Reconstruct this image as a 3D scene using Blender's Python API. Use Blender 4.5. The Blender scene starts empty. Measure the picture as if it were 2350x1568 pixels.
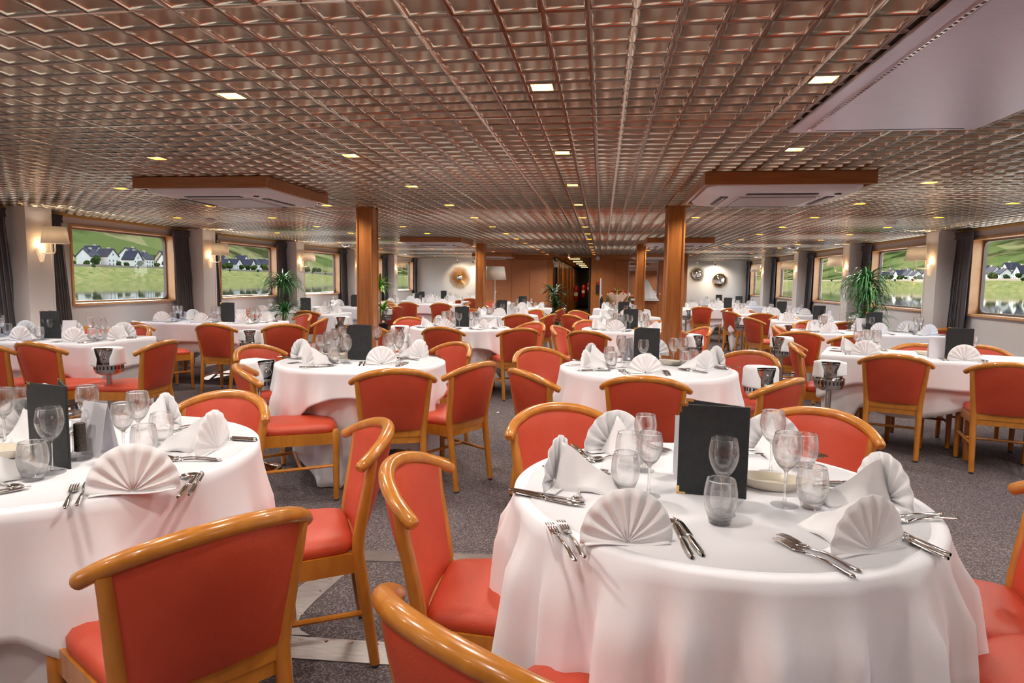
import bpy, math, random
from math import sin, cos, pi, radians as R_, atan2, sqrt, hypot
import numpy as np
from mathutils import Matrix, Vector
random.seed(7)
S = bpy.context.scene
COL = S.collection
# ------------------------------------------------------------------ camera geometry (fitted to the ceiling light grid)
CAMZ = 1.32
F = 1488.81; YAW = -0.1367; PIT = 0.0933; ROL = 0.0129
_cy, _sy, _cp, _sp, _cr, _sr = cos(YAW), sin(YAW), cos(PIT), sin(PIT), cos(ROL), sin(ROL)
def ray(px, py):
    u2 = (px-1175)/F; v2 = (py-784)/F
    u = u2*_cr+v2*_sr; v = -u2*_sr+v2*_cr
    y = _cp+(-v)*_sp; z = -_sp+(-v)*_cp
    return Vector((u*_cy+y*_sy, -u*_sy+y*_cy, z))
def at(px, py, z):
    r = ray(px, py); return r*((z-CAMZ)/r.z)+Vector((0, 0, CAMZ))
def at_y(px, py, Y):
    r = ray(px, py); return r*(Y/r.y)+Vector((0, 0, CAMZ))
def at_x(px, py, X):
    r = ray(px, py); return r*(X/r.x)+Vector((0, 0, CAMZ))
fw = ray(1175, 784); rt = ray(1175+F, 784)-fw; up = fw-ray(1175, 784+F)
cam = bpy.data.cameras.new('camera'); camo = bpy.data.objects.new('camera', cam); COL.objects.link(camo)
cam.sensor_width = 36; cam.lens = F/2350*36; cam.clip_start = 0.05; cam.clip_end = 3000
rt.normalize(); up.normalize(); fw.normalize()
camo.matrix_world = Matrix(((rt.x, up.x, -fw.x, 0), (rt.y, up.y, -fw.y, 0), (rt.z, up.z, -fw.z, CAMZ), (0, 0, 0, 1)))
S.camera = camo
ZC = CAMZ+0.681            # underside of the ceiling grid
ZT = 0.75                  # table top
XL, XR = -6.0, 4.37        # window walls
YE = 20.4                  # far white wall
# ------------------------------------------------------------------ materials
MATS = {}
def mat(name, col, rough=0.5, metal=0.0, spec=0.5, emit=None, estr=0, coat=0, sheen=0):
    m = bpy.data.materials.new(name); m.use_nodes = True
    b = m.node_tree.nodes['Principled BSDF']
    b.inputs['Base Color'].default_value = (*col, 1); b.inputs['Roughness'].default_value = rough
    b.inputs['Metallic'].default_value = metal; b.inputs['Specular IOR Level'].default_value = spec
    if coat: b.inputs['Coat Weight'].default_value = coat; b.inputs['Coat Roughness'].default_value = 0.08
    if sheen: b.inputs['Sheen Weight'].default_value = sheen
    if emit: b.inputs['Emission Color'].default_value = (*emit, 1); b.inputs['Emission Strength'].default_value = estr
    MATS[name] = m
    return m
def nodes(m): return m.node_tree.nodes, m.node_tree.links, m.node_tree.nodes['Principled BSDF']
def ramp(n, stops):
    r = n.new('ShaderNodeValToRGB')
    while len(r.color_ramp.elements) < len(stops): r.color_ramp.elements.new(0.5)
    for e, (p, c) in zip(r.color_ramp.elements, stops): e.position = p; e.color = (*c, 1)
    return r
def noise_col(m, scale, stops, stretch=(1, 1, 1), detail=4, coord='Object', rough=None, bump=0, bscale=None):
    n, l, b = nodes(m)
    tc = n.new('ShaderNodeTexCoord'); mp = n.new('ShaderNodeMapping'); mp.inputs['Scale'].default_value = stretch
    nz = n.new('ShaderNodeTexNoise'); nz.inputs['Scale'].default_value = scale; nz.inputs['Detail'].default_value = detail
    l.new(tc.outputs[coord], mp.inputs[0]); l.new(mp.outputs[0], nz.inputs['Vector'])
    r = ramp(n, stops); l.new(nz.outputs['Fac'], r.inputs[0]); l.new(r.outputs[0], b.inputs['Base Color'])
    if bump:
        nb = n.new('ShaderNodeTexNoise'); nb.inputs['Scale'].default_value = bscale or scale; nb.inputs['Detail'].default_value = 3
        l.new(mp.outputs[0], nb.inputs['Vector'])
        bp = n.new('ShaderNodeBump'); bp.inputs['Strength'].default_value = bump; bp.inputs['Distance'].default_value = 0.004
        l.new(nb.outputs['Fac'], bp.inputs['Height']); l.new(bp.outputs[0], b.inputs['Normal'])
    return m
def wood(name, c1, c2, rough=0.3, stretch=(14, 14, 1.2), scale=3, coat=0.3):
    return noise_col(mat(name, c1, rough, coat=coat), scale, [(0.3, c1), (0.7, c2)], stretch, 5)
M_beech = wood('beech_varnish', (0.45, 0.155, 0.016), (0.58, 0.225, 0.028), 0.28, (6, 6, 2), 5, 0.5)
M_red = noise_col(mat('red_leatherette', (0.45, 0.035, 0.025), 0.42), 6, [(0.3, (0.52, 0.060, 0.025)), (0.7, (0.59, 0.078, 0.033))], bump=0.25, bscale=260)
M_cloth = noise_col(mat('white_linen', (0.8, 0.79, 0.8), 0.85, sheen=0.2), 3, [(0.3, (0.80, 0.79, 0.825)), (0.7, (0.84, 0.83, 0.865))], bump=0.1, bscale=500)
M_nap = mat('napkin_linen', (0.86, 0.85, 0.86), 0.85, sheen=0.2)
M_steel = mat('polished_steel', (0.72, 0.71, 0.70), 0.12, 1)
M_cut = mat('cutlery_steel', (0.75, 0.73, 0.70), 0.1, 1)
M_brush = noise_col(mat('brushed_steel', (0.5, 0.49, 0.52), 0.3, 1), 8, [(0.3, (0.56, 0.53, 0.64)), (0.7, (0.63, 0.60, 0.71))], (1, 40, 40))
M_alu = noise_col(mat('scuffed_aluminium', (0.4, 0.38, 0.36), 0.42, 0.8), 5, [(0.3, (0.33, 0.31, 0.30)), (0.7, (0.44, 0.41, 0.39))], (3, 18, 1))
M_chrome = mat('gold_chrome', (0.68, 0.62, 0.50), 0.18, 1)
M_gold = mat('brass_corner', (0.85, 0.58, 0.22), 0.2, 1)
M_menu = noise_col(mat('black_leather', (0.012, 0.014, 0.016), 0.5), 30, [(0.3, (0.010, 0.012, 0.014)), (0.7, (0.022, 0.025, 0.028))], bump=0.5, bscale=350)
M_card = mat('white_card', (0.75, 0.73, 0.78), 0.7)
M_dish = mat('cream_stoneware', (0.78, 0.72, 0.60), 0.2, coat=0.5)
M_black = mat('black_plastic', (0.012, 0.012, 0.012), 0.4)
M_pepper = noise_col(mat('peppercorns', (0.06, 0.04, 0.03), 0.7), 400, [(0.4, (0.015, 0.01, 0.008)), (0.6, (0.13, 0.09, 0.07))])
M_white = mat('white_paint', (0.8, 0.8, 0.8), 0.45)
M_acw = mat('white_plastic', (0.72, 0.70, 0.74), 0.35)
M_wall = noise_col(mat('grey_wall_vinyl', (0.52, 0.49, 0.50), 0.7), 60, [(0.3, (0.66, 0.63, 0.62)), (0.7, (0.71, 0.68, 0.67))])
M_endw = noise_col(mat('cream_wall_vinyl', (0.7, 0.68, 0.66), 0.75), 40, [(0.3, (0.70, 0.68, 0.66)), (0.7, (0.75, 0.73, 0.71))])
M_curt = noise_col(mat('charcoal_curtain', (0.03, 0.026, 0.032), 0.55, sheen=0.3), 20, [(0.3, (0.060, 0.052, 0.060)), (0.7, (0.085, 0.074, 0.084))], (1, 1, 0.05))
M_mahog = wood('mahogany', (0.36, 0.11, 0.022), (0.52, 0.19, 0.045), 0.3)
M_acwood = wood('ac_frame_wood', (0.36, 0.12, 0.03), (0.48, 0.18, 0.055), 0.35, (1.5, 14, 14))
M_winwood = wood('window_wood', (0.66, 0.34, 0.13), (0.78, 0.45, 0.20), 0.35, (2, 8, 2))
M_cab = noise_col(mat('orange_brown_laminate', (0.5, 0.2, 0.085), 0.55), 40, [(0.3, (0.52, 0.205, 0.088)), (0.7, (0.57, 0.235, 0.105))])
M_cabr = noise_col(mat('dark_orange_laminate', (0.30, 0.09, 0.025), 0.5), 40, [(0.3, (0.40, 0.125, 0.032)), (0.7, (0.45, 0.15, 0.042))])
M_darkw = wood('corridor_wood', (0.09, 0.04, 0.012), (0.16, 0.07, 0.02), 0.3)
M_yellow = mat('valance_gold', (0.72, 0.45, 0.12), 0.35)
M_shade = mat('lamp_shade_fabric', (0.72, 0.70, 0.68), 0.9)
M_lampglow = mat('lamp_glow', (1, 0.9, 0.7), 0.5, emit=(1, 0.66, 0.28), estr=4)
M_down = mat('downlight_lamp', (1, 0.9, 0.7), 0.5, emit=(1, 0.78, 0.40), estr=40)
M_sconce = mat('sconce_glow', (0.9, 0.85, 0.75), 0.5, emit=(1, 0.62, 0.34), estr=0.35)  # bulb light on the wall plate, put into its own emission
M_bar = mat('ceiling_bar_brown', (0.15, 0.062, 0.02), 0.2, 0.5)
M_cell = mat('ceiling_cell_brown', (0.55, 0.45, 0.33), 0.45, 0.0, spec=0.35)
M_cellw = mat('ceiling_cell_side', (0.52, 0.43, 0.32), 0.33, 0.4)
M_leafd = mat('dark_leaf', (0.02, 0.075, 0.012), 0.4)
M_leafb = mat('bluegreen_leaf', (0.07, 0.24, 0.075), 0.35)
M_leafl = mat('lime_leaf', (0.15, 0.36, 0.03), 0.4)
M_trunk = mat('plant_stem', (0.18, 0.13, 0.06), 0.8)
M_redfl = mat('red_petal', (0.5, 0.005, 0.01), 0.5)
M_yelfl = mat('yellow_petal', (0.75, 0.6, 0.15), 0.6)
M_wrap = mat('sheer_wrap', (0.7, 0.5, 0.38), 0.5)
M_botd = mat('dark_bottle_glass', (0.006, 0.007, 0.012), 0.1)
M_botg = mat('green_bottle_glass', (0.05, 0.09, 0.008), 0.1)
M_ext = mat('extinguisher_red', (0.35, 0.01, 0.01), 0.35)
M_mirror = mat('convex_mirror', (0.85, 0.83, 0.80), 0.03, 1)
M_twig = mat('brass_twig', (0.55, 0.28, 0.08), 0.45, 0.6)
M_twigb = mat('bronze_twig', (0.16, 0.12, 0.08), 0.45, 0.6)
M_glide = mat('chair_glide', (0.05, 0.05, 0.06), 0.3)
M_rubber = mat('window_gasket', (0.20, 0.15, 0.12), 0.5)
g_ = lambda v: (v, v, v)
def glassmat(name, tint, thin, refr=0.0):
    m = bpy.data.materials.new(name); m.use_nodes = True; n, l = m.node_tree.nodes, m.node_tree.links
    n.remove(n['Principled BSDF'])
    tr = n.new('ShaderNodeBsdfTransparent'); gl = n.new('ShaderNodeBsdfGlossy'); mx = n.new('ShaderNodeMixShader')
    lw = n.new('ShaderNodeLayerWeight'); lw.inputs[0].default_value = 0.5
    r = ramp(n, thin); l.new(lw.outputs['Facing'], r.inputs[0])
    tr.inputs[0].default_value = (*tint, 1); gl.inputs['Roughness'].default_value = 0.02
    l.new(r.outputs[0], mx.inputs[0]); l.new(gl.outputs[0], mx.inputs[2])
    if refr:
        gb = n.new('ShaderNodeBsdfRefraction'); gb.inputs['IOR'].default_value = 1.3; gb.inputs['Roughness'].default_value = 0.0
        m2 = n.new('ShaderNodeMixShader'); r2 = ramp(n, [(0.0, g_(refr*0.3)), (0.5, g_(refr*0.7)), (0.85, g_(min(1, refr*1.6)))]); l.new(lw.outputs['Facing'], r2.inputs[0])
        l.new(r2.outputs[0], m2.inputs[0]); l.new(tr.outputs[0], m2.inputs[1]); l.new(gb.outputs[0], m2.inputs[2]); l.new(m2.outputs[0], mx.inputs[1])
    else: l.new(tr.outputs[0], mx.inputs[1])
    l.new(mx.outputs[0], n['Material Output'].inputs[0]); MATS[name] = m
    return m
M_glass = glassmat('clear_glass', (0.985, 0.988, 0.99), [(0.0, g_(0.022)), (0.6, g_(0.035)), (0.88, g_(0.25)), (1.0, g_(0.9))], 0.22)
M_base = glassmat('thick_glass', (0.96, 0.97, 0.98), [(0.0, g_(0.06)), (0.5, g_(0.12)), (1.0, g_(0.7))], 0.25)
M_pane = glassmat('window_pane', (0.93, 0.94, 0.93), [(0.0, g_(0.04)), (0.7, g_(0.10)), (1.0, g_(0.8))])
# carpet
M_carpet = mat('woven_carpet', (0.06, 0.05, 0.05), 0.95, spec=0.1)
n, l, b = nodes(M_carpet)
tc = n.new('ShaderNodeTexCoord'); nz = n.new('ShaderNodeTexVoronoi'); nz.inputs['Scale'].default_value = 190
nz2 = n.new('ShaderNodeTexNoise'); nz2.inputs['Scale'].default_value = 0.9
l.new(tc.outputs['Object'], nz.inputs['Vector']); l.new(tc.outputs['Object'], nz2.inputs['Vector'])
r1 = ramp(n, [(0.0, (0.055, 0.047, 0.053)), (0.55, (0.115, 0.094, 0.096)), (0.85, (0.26, 0.22, 0.215))])
l.new(nz.outputs['Color'], r1.inputs[0])
mx = n.new('ShaderNodeMixRGB'); mx.blend_type = 'MULTIPLY'; mx.inputs[0].default_value = 0.5
r2 = ramp(n, [(0.3, (0.75, 0.75, 0.8)), (0.7, (1.15, 1.1, 1.05))]); l.new(nz2.outputs['Fac'], r2.inputs[0])
l.new(r1.outputs[0], mx.inputs[1]); l.new(r2.outputs[0], mx.inputs[2]); l.new(mx.outputs[0], b.inputs['Base Color'])
# ------------------------------------------------------------------ mesh builder
class MB:
    def __init__(s): s.v = []; s.f = []; s.m = []
    def add(s, vs, fs, mi=0):
        k = len(s.v); s.v += [tuple(v) for v in vs]; s.f += [tuple(i+k for i in f) for f in fs]; s.m += [mi]*len(fs); return s
    def box(s, x0, x1, y0, y1, z0, z1, mi=0, M=None):
        vs = [Vector((x, y, z)) for z in (z0, z1) for y in (y0, y1) for x in (x0, x1)]
        if M is not None: vs = [M @ v for v in vs]
        return s.add(vs, [(0, 2, 3, 1), (4, 5, 7, 6), (0, 1, 5, 4), (2, 6, 7, 3), (0, 4, 6, 2), (1, 3, 7, 5)], mi)
    def lathe(s, prof, n=20, mi=0, c=(0, 0, 0), caps=False, M=None):
        vs, fs = [], []
        for r, z in prof:
            for k in range(n):
                a = 2*pi*k/n; v = Vector((c[0]+r*cos(a), c[1]+r*sin(a), c[2]+z)); vs.append(M @ v if M is not None else v)
        for i in range(len(prof)-1):
            for k in range(n): fs.append((i*n+k, i*n+(k+1) % n, (i+1)*n+(k+1) % n, (i+1)*n+k))
        if caps: fs += [tuple(range(n))[::-1], tuple((len(prof)-1)*n+k for k in range(n))]
        return s.add(vs, fs, mi)
    def tube(s, pts, rad, n=8, mi=0, cap=True, flat=1.0, upv=None):
        pts = [Vector(p) for p in pts]; vs, fs = [], []
        if not hasattr(rad, '__len__'): rad = [rad]*len(pts)
        prev = None
        for i, p in enumerate(pts):
            t = (pts[min(i+1, len(pts)-1)]-pts[max(i-1, 0)]).normalized()
            u = upv and Vector(upv) or (Vector((0, 0, 1)) if abs(t.z) < 0.9 else Vector((0, 1, 0)))
            if prev is not None and upv is None: u = prev
            a = (u-t*u.dot(t)).normalized(); b = t.cross(a); prev = a
            for k in range(n):
                q = 2*pi*k/n; vs.append(p+a*cos(q)*rad[i]+b*sin(q)*rad[i]*flat)
        for i in range(len(pts)-1):
            for k in range(n): fs.append((i*n+k, i*n+(k+1) % n, (i+1)*n+(k+1) % n, (i+1)*n+k))
        if cap: fs += [tuple(range(n))[::-1], tuple((len(pts)-1)*n+k for k in range(n))]
        return s.add(vs, fs, mi)
    def grid(s, fn, nu, nv, mi=0, closed=False):
        vs = [fn(i/nu, j/nv) for j in range(nv+1) for i in range(nu+(0 if closed else 1))]
        w = nu if closed else nu+1; fs = []
        for j in range(nv):
            for i in range(nu):
                i2 = (i+1) % w if closed else i+1
                fs.append((j*w+i, j*w+i2, (j+1)*w+i2, (j+1)*w+i))
        return s.add(vs, fs, mi)
    def prism(s, poly, z0, z1, mi=0):
        n = len(poly)
        return s.add([(x, y, z0) for x, y in poly]+[(x, y, z1) for x, y in poly],
                     [tuple(range(n))[::-1], tuple(range(n, 2*n))]+[(k, (k+1) % n, n+(k+1) % n, n+k) for k in range(n)], mi)
    def mesh(s, name, mats, smooth=True, ang=40, bevel=0):
        me = bpy.data.meshes.new(name); me.from_pydata(s.v, [], s.f)
        for m in (mats if isinstance(mats, (list, tuple)) else [mats]): me.materials.append(m)
        if any(s.m): me.polygons.foreach_set('material_index', s.m)
        if smooth:
            me.polygons.foreach_set('use_smooth', [True]*len(s.f)); me.set_sharp_from_angle(angle=R_(ang))
        me.validate(); me.update(); return me
    def build(s, name, mats, parent=None, smooth=True, ang=40, loc=None, rz=0, sub=0, solid=0, bev=0):
        o = bpy.data.objects.new(name, s.mesh(name, mats, smooth, ang)); COL.objects.link(o); o.parent = parent
        if loc is not None: o.location = loc
        if rz: o.rotation_euler.z = rz
        if solid: md = o.modifiers.new('s', 'SOLIDIFY'); md.thickness = solid; md.offset = 0
        if bev: md = o.modifiers.new('b', 'BEVEL'); md.width = bev; md.segments = 2; md.limit_method = 'ANGLE'
        if sub: md = o.modifiers.new('u', 'SUBSURF'); md.levels = sub; md.render_levels = sub
        return o
def tag(o, label=None, cat=None, group=None, kind=None):
    for k, v in (('label', label), ('category', cat), ('group', group), ('kind', kind)):
        if v: o[k] = v
    return o
def thing(name, label, cat, loc=(0, 0, 0), rz=0, group=None):
    o = bpy.data.objects.new(name, None); COL.objects.link(o); o.location = loc; o.rotation_euler.z = rz; o.empty_display_size = 0.1
    return tag(o, label, cat, group)
KIDS = {}
def freeze(root):
    """remember a prototype's tree so it can be copied"""
    KIDS[root.name] = [(c, list(c.children)) for c in root.children]
    root['used'] = 0
    return root
def place(root, label, loc, rz=0, group=None, sc=1.0):
    """first call moves the prototype itself, later calls copy it and each of its parts"""
    if not root['used']:
        r = root; root['used'] = 1
    else:
        r = root.copy(); COL.objects.link(r)
        for c, gs in KIDS[root.name]:
            d = c.copy(); COL.objects.link(d); d.parent = r
            for g in gs:
                e = g.copy(); COL.objects.link(e); e.parent = d
    r.location = loc; r.rotation_euler = (0, 0, rz); r.scale = (sc, sc, sc); r['label'] = label
    if group: r['group'] = group
    return r
def struct(mb, name, m, **k): return tag(mb.build(name, m, **k), kind='structure')
def arc(x0, y0, r, a0, a1, n): return [(x0+r*cos(R_(a0+(a1-a0)*i/n)), y0+r*sin(R_(a0+(a1-a0)*i/n))) for i in range(n+1)]
def rrect(w, h, r, n=5, cx=0, cy=0):
    w, h = w/2-r, h/2-r
    return [(x+cx, y+cy) for x, y in arc(w, h, r, 0, 90, n)+arc(-w, h, r, 90, 180, n)+arc(-w, -h, r, 180, 270, n)+arc(w, -h, r, 270, 360, n)]
def ordinal(k): return ['first', 'second', 'third', 'fourth', 'fifth', 'sixth', 'seventh', 'eighth', 'ninth', 'tenth', 'eleventh', 'twelfth', 'thirteenth', 'fourteenth', 'fifteenth', 'sixteenth', 'seventeenth', 'eighteenth', 'nineteenth', 'twentieth'][k]

n, l, b = nodes(M_shade); tl = n.new('ShaderNodeBsdfTranslucent'); tl.inputs[0].default_value = (0.85, 0.78, 0.68, 1); mx = n.new('ShaderNodeMixShader'); mx.inputs[0].default_value = 0.45
l.new(b.outputs[0], mx.inputs[1]); l.new(tl.outputs[0], mx.inputs[2]); l.new(mx.outputs[0], n['Material Output'].inputs[0])

def realglass(name, rough=0.0, clear=0.28):
    m = bpy.data.materials.new(name); m.use_nodes = True; n, l = m.node_tree.nodes, m.node_tree.links
    n.remove(n['Principled BSDF']); gb = n.new('ShaderNodeBsdfGlass'); gb.inputs['IOR'].default_value = 1.5; gb.inputs['Roughness'].default_value = rough
    tr = n.new('ShaderNodeBsdfTransparent'); mx = n.new('ShaderNodeMixShader'); mx.inputs[0].default_value = clear
    l.new(gb.outputs[0], mx.inputs[1]); l.new(tr.outputs[0], mx.inputs[2]); l.new(mx.outputs[0], n['Material Output'].inputs[0]); MATS[name] = m
    return m
M_crys = realglass('crystal_glass')
WORLD = 2.8; SUN = 22.0; EXPO = 0.5
# ------------------------------------------------------------------ room shell
Y0R = -3.0
PIL = [5.85+2.92*k for k in range(-3, 5)]
WIN = [(p+0.82, p+2.64) for p in PIL]
ZS, ZH = 0.97, 1.90
struct(MB().box(XL-0.2, XR+0.2, Y0R, YE, -0.05, 0), 'floor', M_carpet, smooth=False)
for side, X, sg in (('left', XL, -1), ('right', XR, 1)):
    m = MB(); xa, xb = sorted((X, X+sg*0.16))
    m.box(xa, xb, Y0R, YE, 0, ZS).box(xa, xb, Y0R, YE, ZH, ZC+0.1)
    ys = [Y0R]+[y for w in WIN for y in w if y > Y0R]+[YE]
    if WIN[0][0] < Y0R < WIN[0][1]: ys = ys[1:]
    for a, b_ in zip(ys[0::2], ys[1::2]): m.box(xa, xb, a, b_, ZS, ZH)
    struct(m, 'wall_'+side, M_wall, smooth=False)
struct(MB().box(XL-0.2, XR+0.2, Y0R-0.1, Y0R, 0, ZC+0.1), 'wall_rear', M_cab, smooth=False)
BX0, BX1, YW = -3.39, 2.18, 17.4
DX0, DX1 = -1.31, -0.30
struct(MB().box(XL-0.1, BX0, YE, YE+0.1, 0, ZC+0.1).box(BX1, XR+0.1, YE, YE+0.1, 0, ZC+0.1), 'wall_end', M_endw, smooth=False)
wn = 0
for side, X, sg in (('left', XL, -1), ('right', XR, 1)):
    for k, (a, b_) in enumerate(WIN):
        if b_ < 0.5: continue
        wn += 1; cy_ = (a+b_)/2; w = b_-a; h = ZH-ZS; cz = (ZS+ZH)/2
        root = tag(thing('window_%d' % wn, None, None), kind='structure')
        m = MB()
        d = 0.14
        def bx(x0, x1, *q): m.box(*sorted((X+sg*x0, X+sg*x1)), *q)
        t_ = 0.028
        bx(-0.018, d, a-t_*0, a+t_, ZS, ZH); bx(-0.018, d, b_-t_, b_, ZS, ZH)
        bx(-0.018, d, a+t_, b_-t_, ZH-t_, ZH); bx(-0.035, d, a+t_, b_-t_, ZS, ZS+t_)
        f_ = m.build('frame', M_winwood, root, smooth=False, bev=0.003)
        inn = rrect(w-0.10, h-0.10, 0.085, 6); out = rrect(w-0.05, h-0.05, 0.002, 6); N = len(inn)
        xg = X+sg*0.115
        gs = MB()
        for (xx, off) in ((xg, 0), (xg-sg*0.012, 0)):
            pass
        vs = [(xg-sg*0.02, cy_+y, cz+z) for y, z in out]+[(xg-sg*0.02, cy_+y, cz+z) for y, z in inn]+[(xg+sg*0.02, cy_+y, cz+z) for y, z in inn]
        fs = [(i, (i+1) % N, N+(i+1) % N, N+i) for i in range(N)]+[(N+i, N+(i+1) % N, 2*N+(i+1) % N, 2*N+i) for i in range(N)]
        gs.add(vs, fs); gs.build('gasket', M_rubber, root, smooth=False)
        pn = MB(); pn.add([(xg+sg*0.01, cy_+y, cz+z) for y, z in inn], [tuple(range(N))]); pn.build('pane', M_pane, root, smooth=False)
        lt = bpy.data.lights.new('portal', 'AREA'); lt.shape = 'RECTANGLE'; lt.size = h; lt.size_y = w; lt.cycles.is_portal = True
        lo = bpy.data.objects.new('window_portal', lt); COL.objects.link(lo); lo.location = (X+sg*0.17, cy_, cz)
        lo.rotation_euler = (0, pi/2*(1 if sg > 0 else -1), 0)
tn = 0
for side, X, sg in (('left', XL, -1), ('right', XR, 1)):
    for k, p in enumerate(PIL):
        tn += 1
        x0, x1 = sorted((X, X-sg*0.25))
        m = MB().box(x0, x1, p, p+0.32, 0, ZC+0.02)
        for yy in (p+0.012, p+0.308): m.box(*sorted((X-sg*0.25, X-sg*0.257)), yy-0.012, yy+0.012, 0, ZC+0.02)
        struct(m, 'trim_%d' % tn, M_wall, smooth=False)
        a, b_ = p+0.32, p+2.92
        tn += 1
        struct(MB().box(*sorted((X-sg*0.0, X-sg*0.03)), a, b_, ZC-0.028, ZC), 'trim_%d' % tn, M_yellow, smooth=False)
# ------------------------------------------------------------------ ceiling: open cell grid
def make_ceiling():
    P = 0.118; gx0 = -0.2288-P/2; gy0 = 2.3627-P/2
    i0 = math.floor((XL-gx0)/P); i1 = math.ceil((XR-gx0)/P); j0 = math.floor((0.3-gy0)/P); j1 = math.ceil((YE-gy0)/P)
    hb, bv, rw, dz = 0.0078, 0.005, 0.008, 0.045
    rings = [(0, 0), (hb, 0), (hb+bv, 0.008), (hb+bv+rw, dz)]
    tv = []
    for ins, z in rings: tv += [(ins, ins, z), (P-ins, ins, z), (P-ins, P-ins, z), (ins, P-ins, z)]
    tv = np.array(tv, float)
    tf = []; tm = []
    for r_ in range(3):
        for k in range(4):
            a, b2 = r_*4+k, r_*4+(k+1) % 4
            tf.append((a, b2, b2+4, a+4)); tm.append((0, 1, 3)[r_])
    tf.append((12, 13, 14, 15)); tm.append(2)
    tf = np.array(tf)[:, ::-1]; tm = np.array(tm)
    ii, jj = np.meshgrid(np.arange(i0, i1), np.arange(j0, j1)); ii = ii.ravel(); jj = jj.ravel()
    cx, cy = gx0+ii*P, gy0+jj*P
    keep = (cx > XL-0.2) & (cx+P < XR+0.2) & (cy < YE)
    keep &= ~((cx > 0.79) & (cx+P < 1.57) & (cy+P < 3.09))
    inb = (cx > DX0-0.02) & (cx+P < DX1+0.02) & (cy > YW)
    keep &= ~inb
    ii, jj, cx, cy = ii[keep], jj[keep], cx[keep], cy[keep]
    n_ = len(cx); V = np.tile(tv, (n_, 1, 1)); V[:, :, 0] += cx[:, None]; V[:, :, 1] += cy[:, None]; V[:, :, 2] += ZC
    Fc = tf[None]+(np.arange(n_)*16)[:, None, None]
    Mi = np.tile(tm, (n_, 1))
    seam = (ii % 5) == 3; seam2 = (ii % 5) == 2     # chrome T-bars every fifth joint
    Mi[seam, 3] = 1; Mi[seam2, 1] = 1
    sj = (jj % 10) == 4; sj2 = (jj % 10) == 3
    Mi[sj, 0] = 1; Mi[sj2, 2] = 1
    me = bpy.data.meshes.new('ceiling')
    me.vertices.add(n_*16); me.vertices.foreach_set('co', V.ravel())
    nf = n_*13; me.loops.add(nf*4); me.loops.foreach_set('vertex_index', Fc.ravel().astype(np.int32))
    me.polygons.add(nf); me.polygons.foreach_set('loop_start', np.arange(nf, dtype=np.int32)*4)
    me.polygons.foreach_set('material_index', Mi.ravel().astype(np.int32))
    for mm in (M_bar, M_chrome, M_cell, M_cellw): me.materials.append(mm)
    me.update(calc_edges=True); me.validate()
    o = bpy.data.objects.new('ceiling', me); COL.objects.link(o); tag(o, kind='structure')
make_ceiling()
struct(MB().box(XL-0.2, XR+0.2, Y0R, 0.36, ZC, ZC+0.06), 'ceiling_rear', M_cell, smooth=False)
struct(MB().box(XL-0.2, XR+0.2, Y0R, YE+0.1, ZC+0.12, ZC+0.2), 'ceiling_deck', M_cell, smooth=False)
# ------------------------------------------------------------------ downlights
GX = [(-0.2288+1.18*i, i) for i in range(-4, 4)]
ROWN = {-4: 'row along the left windows', -3: 'second row from the left windows', -2: 'third row from the left windows', -1: 'row just left of the aisle',
        0: 'row over the aisle', 1: 'row just right of the aisle', 2: 'second row from the right windows', 3: 'row along the right windows'}
dl = thing('ceiling_downlight', 'x', 'downlight')
hs = MB(); q = 0.04
hs.box(-q, q, -q, q, 0.034, 0.040)
for x0, x1, y0, y1 in ((-q, -q+.003, -q, q), (q-.003, q, -q, q), (-q, q, -q, -q+.003), (-q, q, q-.003, q)): hs.box(x0, x1, y0, y1, 0.002, 0.036)
hs.build('reflector', M_gold, dl, smooth=False)
MB().box(-0.033, 0.033, -0.033, 0.033, 0.026, 0.030).build('lamp', M_down, dl, smooth=False)
freeze(dl)
ACS = [(0.61, 1.61, 4.2, 5.2), (-3.25, -2.26, 4.18, 5.18), (0.66, 1.66, 10.17, 11.17), (-3.28, -2.26, 10.3, 11.3), (-3.3, -2.26, 16.3, 17.25), (0.68, 1.68, 16.0, 17.0)]
spotdata = bpy.data.lights.new('downlight_beam', 'SPOT')
spotdata.energy = 22.0; spotdata.color = (1.0, 0.925, 0.86); spotdata.spot_size = R_(150); spotdata.spot_blend = 0.7; spotdata.shadow_soft_size = 0.045
for x, i in GX:
    num = 0
    for j in range(-4, 16):
        y = 2.3627+1.18*j
        if i == 1 and j == 0: x2, y2 = 0.7152, y
        else: x2, y2 = x, y
        if any(a-0.1 < x2 < b_+0.1 and c-0.1 < y2 < d+0.1 for a, b_, c, d in ACS): continue
        if 0.7 < x2 < 1.7 and y2 < 3.1 and not (i == 1 and j == 0): continue
        if BX0 < x2 < BX1 and y2 > YW-0.1: continue
        if i == -4 and j % 2: continue
        if j >= -1 and y2 > 0.4:
            num += 1
            place(dl, '%s lit square downlight in the %s' % (ordinal(num-1), ROWN[i]), (x2, y2, ZC), 0, 'square downlights in the ceiling grid')
        lo = bpy.data.objects.new('downlight_beam', spotdata); COL.objects.link(lo); lo.location = (x2, y2, ZC-0.012)
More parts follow.
